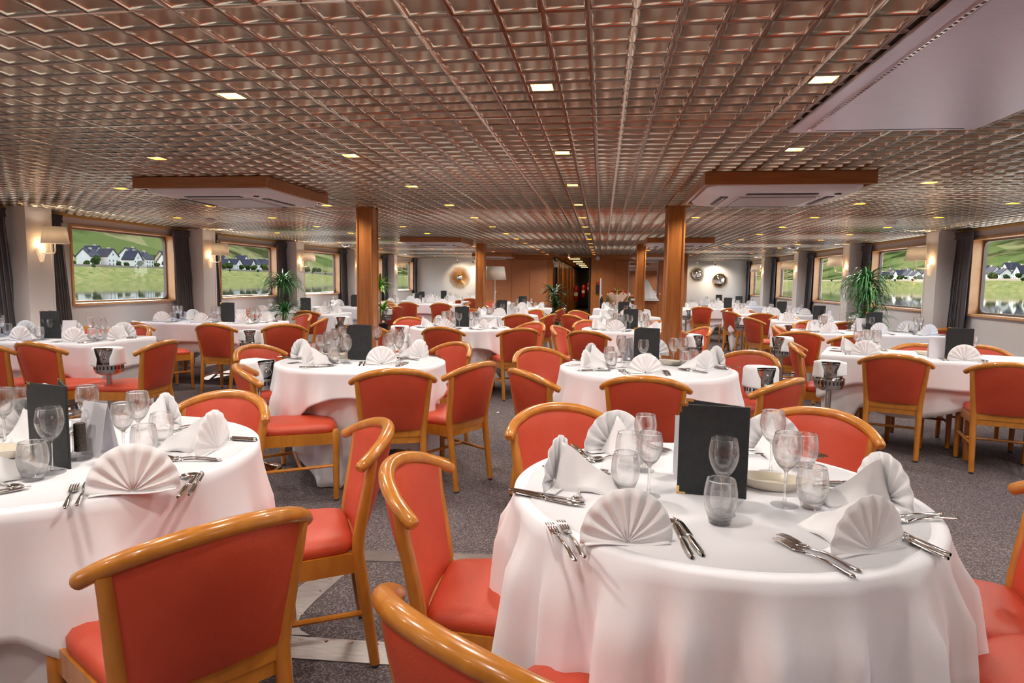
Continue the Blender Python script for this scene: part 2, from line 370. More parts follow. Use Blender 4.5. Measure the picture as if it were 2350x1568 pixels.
# ------------------------------------------------------------------ air conditioning cassettes
def ac(x0, x1, y0, y1, label, sensor):
    cx, cy, w, d = (x0+x1)/2, (y0+y1)/2, x1-x0, y1-y0
    r = thing('ceiling_air_conditioner', label, 'air conditioner', (cx, cy, ZC-0.075), 0, 'ceiling air conditioners')
    m = MB(); t_ = 0.022
    m.box(-w/2, w/2, -d/2, -d/2+t_, 0, 0.075).box(-w/2, w/2, d/2-t_, d/2, 0, 0.075).box(-w/2, -w/2+t_, -d/2+t_, d/2-t_, 0, 0.075).box(w/2-t_, w/2, -d/2+t_, d/2-t_, 0, 0.075)
    m.build('wood_frame', M_acwood, r, smooth=False)
    W, D = w-0.07, d-0.07; m = MB()
    rings = [(0, 0.012), (0, 0.0), (0.02, -0.022), (0.10, -0.036), (0.24, -0.040)]
    vs = []
    for ins, z in rings: vs += [(x, y, z) for x, y in rrect(W-2*ins, D-2*ins, max(0.10-ins*0.3, 0.02), 5)]
    N = 24; fs = [(a*N+k, a*N+(k+1) % N, (a+1)*N+(k+1) % N, (a+1)*N+k) for a in range(len(rings)-1) for k in range(N)]
    m.add(vs, fs); m.add(vs[-N:], [tuple(range(N))[::-1]])
    m.build('fascia', M_acw, r)
    g = MB(); gw, gd = W-0.46, D-0.46
    g.box(-gw/2-.02, gw/2+.02, -gd/2-.02, gd/2+.02, -0.044, -0.040); g.box(-gw/2, gw/2, -gd/2, gd/2, -0.0465, -0.044, 1)
    for k in range(26):
        yy = -gd/2+gd*(k+0.5)/26; g.box(-gw/2, gw/2, yy-0.004, yy+0.004, -0.051, -0.045)
    g.build('intake_grille', [M_acw, M_rubber], r, smooth=False)
    for ang in range(4):
        Mt = Matrix.Rotation(ang*pi/2, 4, 'Z'); s_ = MB(); L = gw/2-0.02; yc = W/2-0.135
        s_.box(-L, L, yc-0.025, yc+0.025, -0.042, -0.036, 0, Mt); s_.box(-L+.02, L-.02, yc-0.004, yc+0.004, -0.048, -0.041, 1, Mt)
        s_.build('outlet_vane', [M_black, M_acw], r, smooth=False)
    MB().lathe([(0.0, -0.045), (0.02, -0.043), (0.022, -0.036)], 12, c=(gw/2+0.1, -gd/2-0.1, 0)).build('sensor', M_black, r)
ACL = ['wood framed air conditioner over the second right round table', 'wood framed air conditioner above the left, nearest the camera', 'wood framed air conditioner behind the right wooden column',
       'wood framed air conditioner left of the far left column', 'farthest wood framed air conditioner on the left, by the cupboards', 'farthest wood framed air conditioner on the right, above the mirror']
for a, l_ in zip(ACS, ACL): ac(*a, l_, 0)
# ------------------------------------------------------------------ steel hatch in the ceiling
r = thing('ceiling_hatch', 'large flat brushed steel hatch panel set in the ceiling grid', 'ceiling hatch', (0, 0, ZC-0.018))
hx0, hx1, hy1 = 0.80, 1.56, 3.09
m = MB(); m.box(hx0, hx1, 0.3, hy1, 0.006, 0.02)
m.build('frame', M_brush, r, smooth=False, bev=0.003)
MB().box(hx0+.075, hx1-.05, 0.32, hy1-.06, 0.0, 0.006).build('panel', M_brush, r, smooth=False, bev=0.002)
m = MB(); m.box(hx0+.062, hx0+.073, 0.3, hy1-.05, 0.0, 0.008)
for k in range(110): m.box(hx0+.064, hx0+.071, 0.32+k*0.0245, 0.332+k*0.0245, -0.0008, 0.001, 1)
m.build('perforated_strip', [M_steel, M_black], r, smooth=False)
m = MB(); m.box(hx0+.1, hx1-.07, hy1-.058, hy1-.053, -0.001, 0.004)
m.build('hinge_gap', M_black, r, smooth=False)
# ------------------------------------------------------------------ ceiling fittings
def detector(px, py, dome, label):
    p = at(px, py, ZC-0.02); r = thing('smoke_detector' if not dome else 'ceiling_camera', label, 'detector' if not dome else 'camera', (p.x, p.y, ZC))
    if dome:
        MB().lathe([(0.0, -0.012), (0.13, -0.012), (0.135, 0.0)], 24).build('base_ring', M_white, r)
        MB().lathe([(0.0, -0.07), (0.05, -0.065), (0.09, -0.045), (0.11, -0.012)], 24).build('dome', M_steel, r)
    else:
        MB().lathe([(0.0, -0.012), (0.065, -0.012), (0.07, 0.0)], 20).build('base', M_white, r)
        MB().lathe([(0.0, -0.05), (0.03, -0.05), (0.05, -0.036), (0.055, -0.012)], 20).build('sensor', M_white, r)
detector(480, 508, 0, 'white round smoke detector near the left windows')
detector(2045, 512, 0, 'white round smoke detector near the right windows')
detector(797, 563, 1, 'shiny ceiling dome beside the near left column')
detector(819+1000, 568, 1, 'shiny ceiling dome near the right windows')
# ------------------------------------------------------------------ columns
def column(cx, cy, label):
    r = thing('wooden_column', label, 'column', (cx, cy, 0), 0, 'wooden columns'); w, d = 0.075, 0.08
    MB().prism(rrect(2*w, 2*d, 0.006, 2), 0.0, ZC+0.02).build('shaft', M_mahog, r, smooth=False)
    for sx in (-1, 1):
        for sy in (-1, 1):
            m = MB(); c = [(sx*w*0.96, sy*d*0.96, 0.0), (sx*w*0.96, sy*d*0.96, ZC)]
            m.tube(c, 0.012, 8); m.build('corner_bead', M_mahog, r)
column(-2.285, 6.15, 'wooden column standing behind the second left round table')
column(0.645, 6.15, 'wooden column standing behind the second right round table')
column(-2.26, 12.02, 'farther wooden column on the left beside the floor lamp')
column(0.675, 11.97, 'farther wooden column on the right by the mirror')
# ------------------------------------------------------------------ curtains
def curtain(X, sg, ya, yb, label, flare):
    n_ = 84; W = yb-ya
    def fn(u, v):
        z = ZC-0.03-v*(ZC-0.09); h = min(1, v/0.07)
        pl = 7
        w_ = (0.88+0.12*v) if v > 0.05 else (0.92-0.9*abs(0.02-v))
        y = ya+W/2+(u-0.5)*W*w_+flare*v*0.10
        amp = 0.022*(0.55+0.45*h)*(0.8+0.3*v)
        x = X-sg*(0.075+amp*sin(2*pi*pl*u+0.5*sin(3*v+u*5))+0.008*sin(2*pi*2*u+v*2))
        return (x, y+0.010*h*sin(4*pi*pl*u), z)
    r = thing('curtain', label, 'curtain', (0, 0, 0), 0, 'charcoal window curtains')
    MB().grid(fn, n_, 24).build('drape', M_curt, r, ang=80, solid=0.003)
    def hd(u, v):
        pl = 14
        return (X-sg*(0.075+0.028*abs(sin(pi*pl*u))*(0.6+0.8*abs(v-0.5))), ya+W/2+(u-0.5)*W*0.9, ZC-0.025-v*0.085)
    MB().grid(hd, 112, 4).build('pleated_heading', M_curt, r, ang=80, solid=0.003)
WN = ['nearest', 'second', 'third', 'fourth', 'farthest']
for side, X, sg in (('left', XL, -1), ('right', XR, 1)):
    for k, p in enumerate(PIL[3:]):
        curtain(X, sg, p+0.34, p+0.66, 'charcoal curtain on the near edge of the %s %s window' % (WN[k], side), 1)
        curtain(X, sg, p+2.48, p+2.90, 'charcoal curtain on the far edge of the %s %s window' % (WN[k], side), 1)
    p = PIL[2]; curtain(X, sg, p+2.45, p+2.90, 'charcoal curtain before the first %s pillar' % side, 1)
# ------------------------------------------------------------------ wall lamps on the pillars
wl = thing('wall_lamp', 'x', 'wall lamp', group='shaded wall lamps on the pillars')
pl_ = [(-0.055, 0.05), (-0.045, 0.06), (0.045, 0.06), (0.055, 0.05), (0.012, -0.085), (0.0, -0.092), (-0.012, -0.085)]
m = MB(); n_ = len(pl_)
m.add([(0, y, z) for y, z in pl_]+[(0.022, y*0.92, z*0.92) for y, z in pl_], [tuple(range(n_, 2*n_))]+[(k, (k+1) % n_, n_+(k+1) % n_, n_+k) for k in range(n_)])
m.build('wall_plate', M_sconce, wl, smooth=False)
MB().tube([(0.02, 0, 0.0), (0.10, 0.0, -0.005), (0.155, 0, 0.0), (0.172, 0, 0.02), (0.175, 0, 0.14)], 0.007, 8).build('arm', M_white, wl)
MB().lathe([(0.125, 0.10), (0.10, 0.27)], 28, c=(0.175, 0, 0)).build('shade', M_shade, wl, solid=0.003)
MB().lathe([(0.0, 0.12), (0.018, 0.125), (0.024, 0.15), (0.012, 0.18), (0.0, 0.182)], 12, c=(0.175, 0, 0)).build('bulb', M_lampglow, wl)
freeze(wl)
for side, X, sg in (('left', XL, -1), ('right', XR, 1)):
    for k, p in enumerate(PIL[3:]):
        place(wl, 'white shaded wall lamp on the %s pillar of the %s window wall' % (WN[k], side), (X-sg*0.2575, p+0.16, 1.54), 0 if sg < 0 else pi, 'shaded wall lamps on the pillars')
        lt = bpy.data.lights.new('lamp_bulb', 'POINT'); lt.energy = 0.9; lt.color = (1, 0.60, 0.28); lt.shadow_soft_size = 0.03
        lo = bpy.data.objects.new('lamp_bulb', lt); COL.objects.link(lo); lo.location = (X-sg*0.285, p+0.16, 1.625)
        lt2 = bpy.data.lights.new('shade_bulb', 'POINT'); lt2.energy = 0.8; lt2.color = (1, 0.8, 0.6); lt2.shadow_soft_size = 0.03
        lo = bpy.data.objects.new('shade_bulb', lt2); COL.objects.link(lo); lo.location = (X-sg*0.4325, p+0.16, 1.735)
# ------------------------------------------------------------------ far end: cupboards, doorway, corridor
TOP = ZC-0.10
def fitted(name, x0, x1, xs, z0, z1, mats, label, knobs):
    r = thing(name, label, 'cupboard', (0, YW, 0))
    MB().box(x0, x1, 0.012, 0.4, z0, z1).build('carcass', mats[0], r, smooth=False)
    for k, (a, b_) in enumerate(zip(xs, xs[1:])):
        d_ = MB().box(a+0.004, b_-0.004, -0.012, 0.010, z0+0.02, z1-0.015).build('door', mats[1], r, smooth=False)
        if k in knobs:
            kx = a+0.05 if knobs[k] < 0 else b_-0.05
            MB().lathe([(0.0, 0.0), (0.012, 0.0), (0.014, 0.012), (0.0, 0.016)], 10, M=Matrix.Translation((kx, -0.012, 1.02)) @ Matrix.Rotation(pi/2, 4, 'X')).build('knob', M_steel, d_)
fitted('fitted_cupboard', BX0, -1.46, [BX0, -2.90, -2.42, -1.94, -1.46], 0, TOP, (M_cabr, M_cab), 'orange brown fitted cupboard left of the corridor doorway', {1: -1, 3: -1})
fitted('fitted_cupboard', -0.02, 0.67, [-0.02, 0.33, 0.67], 0, TOP, (M_cabr, M_cabr), 'two door orange brown cupboard right of the corridor doorway', {})
fitted('low_cupboard', 0.67, 1.45, [0.67, 1.20, 1.45], 0, 0.86, (M_cabr, M_cabr), 'low orange brown cupboard under the mirror', {1: -1})
fitted('fitted_cupboard', 1.45, BX1, [1.45, 1.81, BX1], 0, TOP, (M_cabr, M_cabr), 'orange brown cupboard between the mirror and the white wall', {0: -1})
struct(MB().box(-1.46, DX0, YW-0.02, YW+0.2, 0, TOP).box(DX1, -0.02, YW-0.02, YW+0.2, 0, TOP), 'trim_door_posts', M_mahog, smooth=False)
struct(MB().box(BX0, DX0, YW-0.005, YW+0.4, TOP, ZC+0.02).box(DX1, BX1, YW-0.005, YW+0.4, TOP, ZC+0.02).box(DX0, DX1, YW-0.005, YW+0.2, ZC-0.03, ZC+0.02), 'trim_fascia', M_cabr, smooth=False)
struct(MB().box(BX0, BX0+0.05, YW+0.4, YE, 0, ZC+0.02), 'wall_block_left', M_endw, smooth=False)
struct(MB().box(BX1-0.05, BX1, YW+0.4, YE, 0, ZC+0.02), 'wall_block_right', M_endw, smooth=False)
struct(MB().box(0.67, 1.45, YW+0.10, YW+0.4, 0.86, TOP), 'wall_niche', M_cabr, smooth=False)
YC = 36.0
def corr_wall(name, x, s):
    m = MB().box(*sorted((x, x+s*0.1)), YW+0.2, YC, 0, ZC, 0)
    y = YW+1.0
    while y < YC-1:
        for q_ in (y, y+0.75): m.box(*sorted((x, x-s*0.03)), q_, q_+0.07, 0, ZC-0.1, 1)
        m.box(*sorted((x, x-s*0.008)), y+0.07, y+0.75, 0, ZC-0.14, 2); y += 1.55
    struct(m, name, [M_darkw, M_mahog, M_darkw], smooth=False)
corr_wall('wall_corridor_left', DX0, -1); corr_wall('wall_corridor_right', DX1, 1)
struct(MB().box(DX0-0.1, DX1+0.1, YC, YC+0.1, 0, ZC), 'wall_corridor_end', M_darkw, smooth=False)
struct(MB().box(DX0-0.1, DX1+0.1, YW+0.2, YC, ZC-0.02, ZC+0.05), 'ceiling_corridor', mat('corridor_ceiling_gold', (0.40, 0.30, 0.12), 0.25, 0.8), smooth=False)
m = MB().box(DX0, DX1, YE, YC, -0.05, 0.0)
for k in range(10): m.box(DX0, DX1, YW+0.9+k*1.55, YW+1.35+k*1.55, 0.0, 0.004, 1)
struct(m, 'floor_corridor', [M_carpet, mat('corridor_mat', (0.22, 0.17, 0.13), 0.9)], smooth=False)
for k in range(5):
    y = YW+1.2+k*2.6
    r = thing('corridor_ceiling_light', '%s glowing panel light in the corridor ceiling' % ordinal(k), 'ceiling light', (-0.8, y, ZC-0.02), 0, 'corridor ceiling lights')
    MB().box(-0.17, 0.17, -0.12, 0.12, -0.02, 0).build('frame', M_gold, r, smooth=False)
    MB().box(-0.15, 0.15, -0.10, 0.10, -0.026, -0.02).build('diffuser', M_lampglow, r, smooth=False)
    lt = bpy.data.lights.new('corridor_beam', 'AREA'); lt.energy = 6; lt.size = 0.3; lt.color = (1, 0.72, 0.38)
    lo = bpy.data.objects.new('corridor_beam', lt); COL.objects.link(lo); lo.location = (-0.8, y, ZC-0.05)
# glass doors folded open into the corridor
r = tag(thing('door_1', None, None), kind='structure')
m = MB(); m.box(DX0+0.02, DX0+0.06, YW+0.0, YW+0.05, 0, ZC-0.04).box(DX0+0.02, DX0+0.06, YW+0.75, YW+0.80, 0, ZC-0.04).box(DX0+0.02, DX0+0.06, YW+0.05, YW+0.75, ZC-0.10, ZC-0.04)
m.build('frame', M_black, r, smooth=False)
MB().box(DX0+0.037, DX0+0.043, YW+0.05, YW+0.75, 0.05, ZC-0.1).build('pane', M_pane, r, smooth=False)
MB().tube([(DX0+0.09, YW+0.1, 0.9), (DX0+0.09, YW+0.1, 1.25)], 0.012, 8).build('handle', M_steel, r)
r = tag(thing('door_2', None, None), kind='structure')
m = MB(); m.box(DX1-0.06, DX1-0.02, YW+0.0, YW+0.05, 0, ZC-0.04).box(DX1-0.06, DX1-0.02, YW+0.75, YW+0.80, 0, ZC-0.04).box(DX1-0.06, DX1-0.02, YW+0.05, YW+0.75, ZC-0.10, ZC-0.04)
m.build('frame', M_black, r, smooth=False)
MB().box(DX1-0.043, DX1-0.037, YW+0.05, YW+0.75, 0.05, ZC-0.1).build('pane', M_pane, r, smooth=False)
def box_thing(name, label, cat, px, py, w, h, d, m_, Y=None, extra=None):
    p = at_y(px, py, (Y or YW-0.02)-0.0)
    r = thing(name, label, cat, (p.x, p.y, p.z))
    MB().box(-w/2, w/2, -d, 0, -h/2, h/2).build('case', m_, r, smooth=False, bev=0.004)
    if extra: extra(r, w, h, d)
    return r
box_thing('wall_mounted_box', 'small white box on the door post, the upper one', 'wall box', 1276, 607, 0.09, 0.15, 0.05, M_white, extra=lambda r, w, h, d: MB().box(-w/3, w/3, -d-.004, -d, -.01, .01).build('cover_slot', M_card, r, smooth=False))
box_thing('wall_mounted_switch', 'small white box on the door post behind the plant leaves', 'wall box', 1276, 668, 0.09, 0.15, 0.05, M_white, extra=lambda r, w, h, d: MB().box(-w/4, w/4, -d-.006, -d, -.03, .03).build('switch_rocker', M_card, r, smooth=False))
box_thing('emergency_sign', 'dark wooden emergency light box over the corridor doorway', 'emergency light', 1306, 589, 0.28, 0.07, 0.07, M_cabr, extra=lambda r, w, h, d: MB().box(-.02, .02, -d-.004, -d, -h/2, -h/2+.022).build('indicator', M_lampglow, r, smooth=False))
box_thing('wall_mounted_handset', 'black wall handset with red top on the door post', 'handset', 1371, 664, 0.09, 0.24, 0.05, M_black, extra=lambda r, w, h, d: MB().box(-w/2+.01, w/2-.01, -d-.004, -.003, h/2+.002, h/2+.07).build('red_cap', M_ext, r, smooth=False))
box_thing('cable_trunking', 'tall narrow white strip on the right door post', 'cable cover', 1378, 680, 0.045, 0.95, 0.02, M_white, extra=lambda r, w, h, d: MB().box(-w/2+.005, w/2-.005, -d-.003, -d, -h/2+.01, h/2-.01).build('lid', M_white, r, smooth=False))
p = at_y(1372, 593, YW-0.03); r = thing('wall_clock', 'small round white clock above the right door post', 'clock', p)
Mx = Matrix.Rotation(pi/2, 4, 'X')
MB().lathe([(0.0, 0.0), (0.052, 0.0), (0.056, 0.012), (0.05, 0.024), (0.046, 0.018)], 24, M=Mx).build('case', M_white, r)
MB().lathe([(0.0, 0.017), (0.046, 0.017)], 24, M=Mx).build('dial', M_card, r)
m = MB(); m.box(-.002, .002, -.02, -.018, 0, .032).box(0, .022, -.02, -.018, -.002, .002); m.build('hands', M_black, r, smooth=False)
for k, (px, py, Y, s_) in enumerate([(1322, 672, 19.8, 1), (1339, 667, 24.5, 1), (1351, 660, 29.5, 1)]):
    p = at_y(px, py, Y); r = thing('wall_mounted_extinguisher', 'red fire extinguisher, %s along the corridor wall' % ordinal(k), 'fire extinguisher', p, 0, 'corridor fire extinguishers')
    MB().lathe([(0, -0.25), (0.065, -0.25), (0.075, -0.23), (0.075, 0.14), (0.05, 0.2), (0.022, 0.22), (0.022, 0.25)], 16).build('cylinder', M_ext, r)
    MB().box(-0.03, 0.03, -0.06, 0.02, 0.25, 0.28).build('valve', M_black, r, smooth=False)
    MB().grid(lambda u, v: (0.0765*sin((u-0.5)*1.6), -0.0765*cos((u-0.5)*1.6), -0.10+0.11*v), 8, 1).build('label_sticker', M_card, r)
    MB().tube([(0.02, 0, 0.26), (0.09, 0, 0.2), (0.1, 0, 0.0), (0.09, 0, -0.12)], 0.01, 6).build('hose', M_black, r)
# mirror niche with draped object
r = thing('wall_mirror', 'large wall mirror in a white frame above the low cupboard', 'mirror', (1.06, YW+0.10, 0))
MB().box(-0.36, 0.36, -0.012, -0.006, 0.93, TOP-0.04).build('glass', M_mirror, r, smooth=False)
m = MB(); m.box(0.36, 0.40, -0.03, 0, 0.90, TOP-0.02).box(-0.39, -0.36, -0.03, 0, 0.90, TOP-0.02).box(-0.36, 0.36, -0.03, 0, TOP-0.05, TOP-0.02); m.build('frame', M_white, r, smooth=False)
r = thing('shelf_board', 'white shelf board below the mirror', 'shelf', (1.06, YW-0.03, 0.86))
MB().box(-0.40, 0.40, -0.14, 0.10, 0.0, 0.035).build('board', M_white, r, smooth=False, bev=0.004)
MB().box(-0.40, 0.40, -0.15, -0.14, -0.012, 0.035).build('front_edge', M_white, r, smooth=False)
def cone(u, v):
    a = 2*pi*u; rr = (0.03+0.27*v**0.9)*(1+0.10*sin(5*a+v*2)*v+0.05*sin(9*a)*v)
    return (rr*cos(a)*0.95, rr*sin(a)*0.38, 0.50*(1-v)**1.15)
o = MB().grid(cone, 60, 14, closed=True).build('draped_cloth', M_nap, loc=(1.14, YW-0.045, 0.898), solid=0.003)
tag(o, 'white cloth draped like a cone on the shelf before the mirror', 'cloth')
# sunburst mirrors and spot lamps on the white end walls
def sunburst(px, py, rm, rt, n_, mt, label, rim):
    p = at_y(px, py, YE-0.02); r = thing('sunburst_mirror', label, 'mirror', p)
    MB().lathe([(rm, 0.0), (rm*0.99, 0.02), (rm*0.8, 0.055), (rm*0.5, 0.082), (rm*0.25, 0.094), (0, 0.098)], 32, M=Mx).build('convex_glass', M_mirror, r)
    MB().tube([(rm*cos(a), -0.012, rm*sin(a)) for a in np.linspace(0, 2*pi, 33)], rim, 6).build('rim', mt, r)
    m = MB(); rnd = random.Random(px)
    for k in range(n_):
        a = 2*pi*k/n_+rnd.uniform(-.02, .02); L = rt*rnd.uniform(0.86, 1.0); y_ = rnd.uniform(-0.02, 0.0)
        m.tube([(rm*cos(a), y_, rm*sin(a)), (L*cos(a), y_*2, L*sin(a))], [0.0035, 0.002], 4)
    m.build('rays', mt, r, smooth=False)
sunburst(1055, 637, 0.105, 0.375, 190, M_twig, 'sunburst mirror with dense brass rays on the left white wall', 0.008)
sunburst(1600, 629, 0.165, 0.26, 90, M_twigb, 'dark sunburst mirror nearer the wooden edge on the right white wall', 0.014)
sunburst(1651, 643, 0.195, 0.25, 90, M_twig, 'large convex mirror with copper rim on the right white wall', 0.014)
for k, (px, py, tx, lb) in enumerate([(1050, 600, -4.5, 'small chrome spot lamp left above the brass sunburst mirror'), (1087, 598, -4.3, 'small chrome spot lamp right above the brass sunburst mirror'),
                                      (1600, 603, 2.8, 'small chrome spot lamp above the dark sunburst mirror'), (1641, 605, 3.4, 'small chrome spot lamp above the copper rimmed mirror')]):
    p = at_y(px, py, YE-0.75); r = thing('spot_lamp', lb, 'spot lamp', (p.x, p.y, ZC))
    MB().lathe([(0, -0.012), (0.04, -0.012), (0.04, 0)], 14).build('canopy', M_steel, r)
    MB().tube([(0, 0, -0.01), (0, 0, -0.10)], 0.006, 6).build('stem', M_steel, r)
    d = Vector((tx-p.x, 0.75, -0.45)).normalized(); q_ = d.to_track_quat('Z', 'Y').to_matrix().to_4x4(); q_.translation = (0, 0, -0.11)
    MB().lathe([(0.012, -0.05), (0.028, -0.04), (0.035, 0.04), (0.03, 0.035)], 14, M=q_).build('lamp_head', M_steel, r)
    MB().lathe([(0, 0.03), (0.028, 0.03)], 12, M=q_).build('bulb', M_lampglow, r)
    lt = bpy.data.lights.new('wall_spot', 'SPOT'); lt.energy = 14; lt.color = (1, 0.80, 0.55); lt.spot_size = R_(70); lt.spot_blend = 0.6; lt.shadow_soft_size = 0.03
    lo = bpy.data.objects.new('wall_spot', lt); COL.objects.link(lo); lo.location = Vector((p.x, p.y, ZC-0.12))+d*0.06; lo.rotation_euler = (-d).to_track_quat('Z', 'Y').to_euler()
# floor lamp
p = at_y(1136, 628, 12.4); r = thing('floor_lamp', 'white shaded floor lamp standing beside the far left column', 'floor lamp', (p.x, p.y, 0))
zt = at_y(1136, 612, 12.4).z; zb = at_y(1136, 643, 12.4).z
MB().lathe([(0.222, zb), (0.178, zt)], 32).build('shade', M_shade, r, solid=0.004)
MB().tube([(0, 0, 0.02), (0, 0, zb+0.12)], 0.014, 10).build('pole', M_white, r)
MB().lathe([(0, 0.025), (0.13, 0.022), (0.14, 0.0), (0, 0)], 24).build('base', M_white, r)
MB().lathe([(0, zb+.05), (.03, zb+.06), (.03, zb+.14), (0, zb+.15)], 12).build('bulb', M_lampglow, r)
# aluminium cover plates on the carpet
r = thing('floor_plate', 'scuffed aluminium frame plate screwed to the carpet between the near tables', 'floor plate', (0, 0, 0))
G = lambda x, y: tuple(at(x, y, 0)[:2])
def plate(poly, name, sc):
    o = MB().prism(poly, 0.0005, 0.004).build(name, M_alu, r, smooth=False)
    for k, (x, y) in enumerate(sc):
        MB().lathe([(0, 0.0058), (0.006, 0.0054), (0.009, 0.004)], 10, c=(x, y, 0)).build('screw', M_steel, o)
A0, A1 = Vector(G(600, 1257)), Vector(G(1230, 1278)); B0, B1 = Vector(G(600, 1281)), Vector(G(1230, 1301))
def lerp(a, b_, t): return a+(b_-a)*t
plate([tuple(B0), tuple(B1), tuple(A1), tuple(A0)], 'far_strip', [tuple(lerp((A0+B0)/2, (A1+B1)/2, t)) for t in (0.1, 0.3, 0.5, 0.7, 0.9)])
plate([G(600, 1508), G(1010, 1536), G(1010, 1484), G(760, 1468), G(600, 1457)], 'near_strip', [G(690, 1470), G(748, 1474), G(806, 1478), G(864, 1482), G(920, 1487)])
cor = [G(600, 1415), G(690, 1346), G(760, 1296), G(795, 1281), G(835, 1281), G(790, 1322), G(726, 1378), G(690, 1415), G(682, 1434), G(690, 1449), G(712, 1461), G(600, 1457)]
plate(cor[::-1], 'diagonal_strip', [G(757, 1334), G(737, 1358), G(692, 1411), G(776, 1315)])
r = thing('floor_light', 'tiny flush light in the aisle carpet', 'floor light', at(1143, 947, 0))
MB().lathe([(0, 0.003), (0.018, 0.003), (0.03, 0.0005)], 16).build('rim', M_steel, r)
MB().lathe([(0, 0.0038), (0.014, 0.0035), (0.016, 0.003)], 12).build('lens', M_card, r)
# ------------------------------------------------------------------ plants
def blades(mb, rnd, n_, L, wd, z0, spread, droop, mi=0, top=0.9):
    for k in range(n_):
        a = rnd.uniform(0, 2*pi); el = rnd.uniform(0.15, 1.0)*spread; Lk = L*rnd.uniform(0.65, 1.05); w = wd*rnd.uniform(0.7, 1.1)
        dr = droop*rnd.uniform(0.5, 1.2); P_ = []; ns = 7
        pos = Vector((0, 0, z0+rnd.uniform(-0.05, 0.05))); ang = pi/2-el
        for i in range(ns+1):
            t = i/ns; P_.append(pos.copy()); ang -= dr/ns*(0.4+1.2*t)
            pos = pos+Vector((cos(a)*cos(ang), sin(a)*cos(ang), sin(ang)))*Lk/ns
        sd = Vector((-sin(a), cos(a), 0)); vs = []
        for i, q_ in enumerate(P_):
            t = i/ns; ww = w*min(1, 0.35+3*t)*(1-t**2.2)+0.0006
            vs += [q_-sd*ww+Vector((0, 0, ww*0.35)), q_, q_+sd*ww+Vector((0, 0, ww*0.35))]
        fs = []
        for i in range(ns): fs += [(3*i, 3*i+1, 3*i+4, 3*i+3), (3*i+1, 3*i+2, 3*i+5, 3*i+4)]
        mb.add(vs, fs, mi)
def pot(r, w0, w1, h, m_, nm='pot'):
    MB().lathe([(0, 0), (w0, 0), (w0+0.005, 0.01), (w1, h-0.01), (w1+0.006, h), (w1-0.012, h), (w1-0.016, h-0.04), (0, h-0.04)], 24).build(nm, m_, r)
    MB().lathe([(0, h-0.032), (w1-0.017, h-0.036)], 20).build('soil', M_trunk, r)
def dracaena(px, py_top, Y, label, hp, sets, mt, potm):
    rnd = random.Random(px); p = at_y(px, py_top, Y); r = thing('potted_dracaena', label, 'potted plant', (p.x, p.y, 0))
    pot(r, 0.12, 0.15, hp, potm)
    for k, (dx, dy, zt, n_, L, wd, spread, droop) in enumerate(sets):
        MB().tube([(dx*0.2, dy*0.2, hp-0.06), (dx*0.7, dy*0.6, (hp+zt)/2), (dx, dy, zt)], [0.016, 0.013, 0.01], 8).build('trunk', M_trunk, r)
        m = MB(); blades(m, rnd, n_, L, wd, 0, spread, droop); o = m.build('foliage', mt, r); o.location = (dx, dy, zt)
zt1 = at_y(645, 655, 10.0).z
dracaena(648, 640, 9.25, 'spiky green dracaena against the curtain by the third left window', 0.45, [(0, 0, at_y(648, 655, 9.25).z, 150, 0.46, 0.012, 1.35, 2.7), (0.06, -0.05, 0.80, 110, 0.42, 0.013, 1.5, 1.7)], M_leafb, M_black)
dracaena(1988, 650, 9.0, 'spiky green dracaena against the curtain by the second right window', 0.45, [(0.0, 0, at_y(1988, 655, 9.0).z, 160, 0.50, 0.013, 1.3, 2.7), (0.02, -0.02, at_y(1988, 690, 9.0).z, 110, 0.46, 0.012, 1.4, 2.8), (0.08, 0.06, 0.84, 130, 0.42, 0.014, 1.5, 1.8)], M_leafb, M_black)
dracaena(872, 650, 11.6, 'bright lime leafy plant half hidden behind the near left column', 0.5, [(0, 0, at_y(872, 652, 11.6).z-0.06, 44, 0.36, 0.028, 1.4, 1.6), (0.04, 0.05, 0.75, 26, 0.32, 0.024, 1.4, 1.5)], M_leafl, M_black)
pp = at(1268, 811, 0); r = thing('potted_corn_plant', 'tall dark leafed plant in a white pot standing in the centre aisle', 'potted plant', (pp.x, pp.y, 0))
hp = 0.33; m = MB()
for k in range(16):
    a0_, a1_ = 2*pi*k/16, 2*pi*(k+0.9)/16
    m.add([(0.085*cos(a0_), 0.085*sin(a0_), 0), (0.085*cos(a1_), 0.085*sin(a1_), 0), (0.105*cos(a1_), 0.105*sin(a1_), hp), (0.105*cos(a0_), 0.105*sin(a0_), hp)], [(0, 1, 2, 3)])
m.lathe([(0, 0.001), (0.083, 0.0), (0.102, hp-0.01), (0.09, hp-0.02), (0, hp-0.02)], 24)
m.build('slatted_pot', M_white, r, smooth=False)
rnd = random.Random(5)
for k, (dx, dy, zt, n_, L) in enumerate([(0, 0, 1.08, 26, 0.40), (0.03, 0.03, 0.86, 26, 0.34), (-0.05, -0.02, 0.62, 16, 0.26), (0.06, 0.0, 0.5, 10, 0.24)]):
    MB().tube([(dx*0.3, dy*0.3, hp-0.03), (dx, dy, zt)], 0.012, 8).build('stem', M_leafd, r)
    m = MB(); blades(m, rnd, n_, L, 0.036, 0, 1.35, 1.5); o = m.build('foliage', M_leafd, r); o.location = (dx, dy, zt)
for k, (px, py) in enumerate([(1281, 731), (1283, 737)]):
    p = at_y(px, py, pp.y-0.14); m = MB()
    m.grid(lambda u, v: (0.05*(v)*cos(2*pi*u)+0.01, 0.03*v*sin(2*pi*u), 0.012*v*sin(3*2*pi*u)), 14, 3, closed=True)
    o = m.build('red_flower', M_redfl, r); o.location = p-Vector((pp.x, pp.y, 0))
MB().tube([(0.02, -0.02, hp), at_y(1281, 733, pp.y-0.14)-Vector((pp.x, pp.y, 0))], 0.004, 6).build('flower_stalk', M_leafd, r)
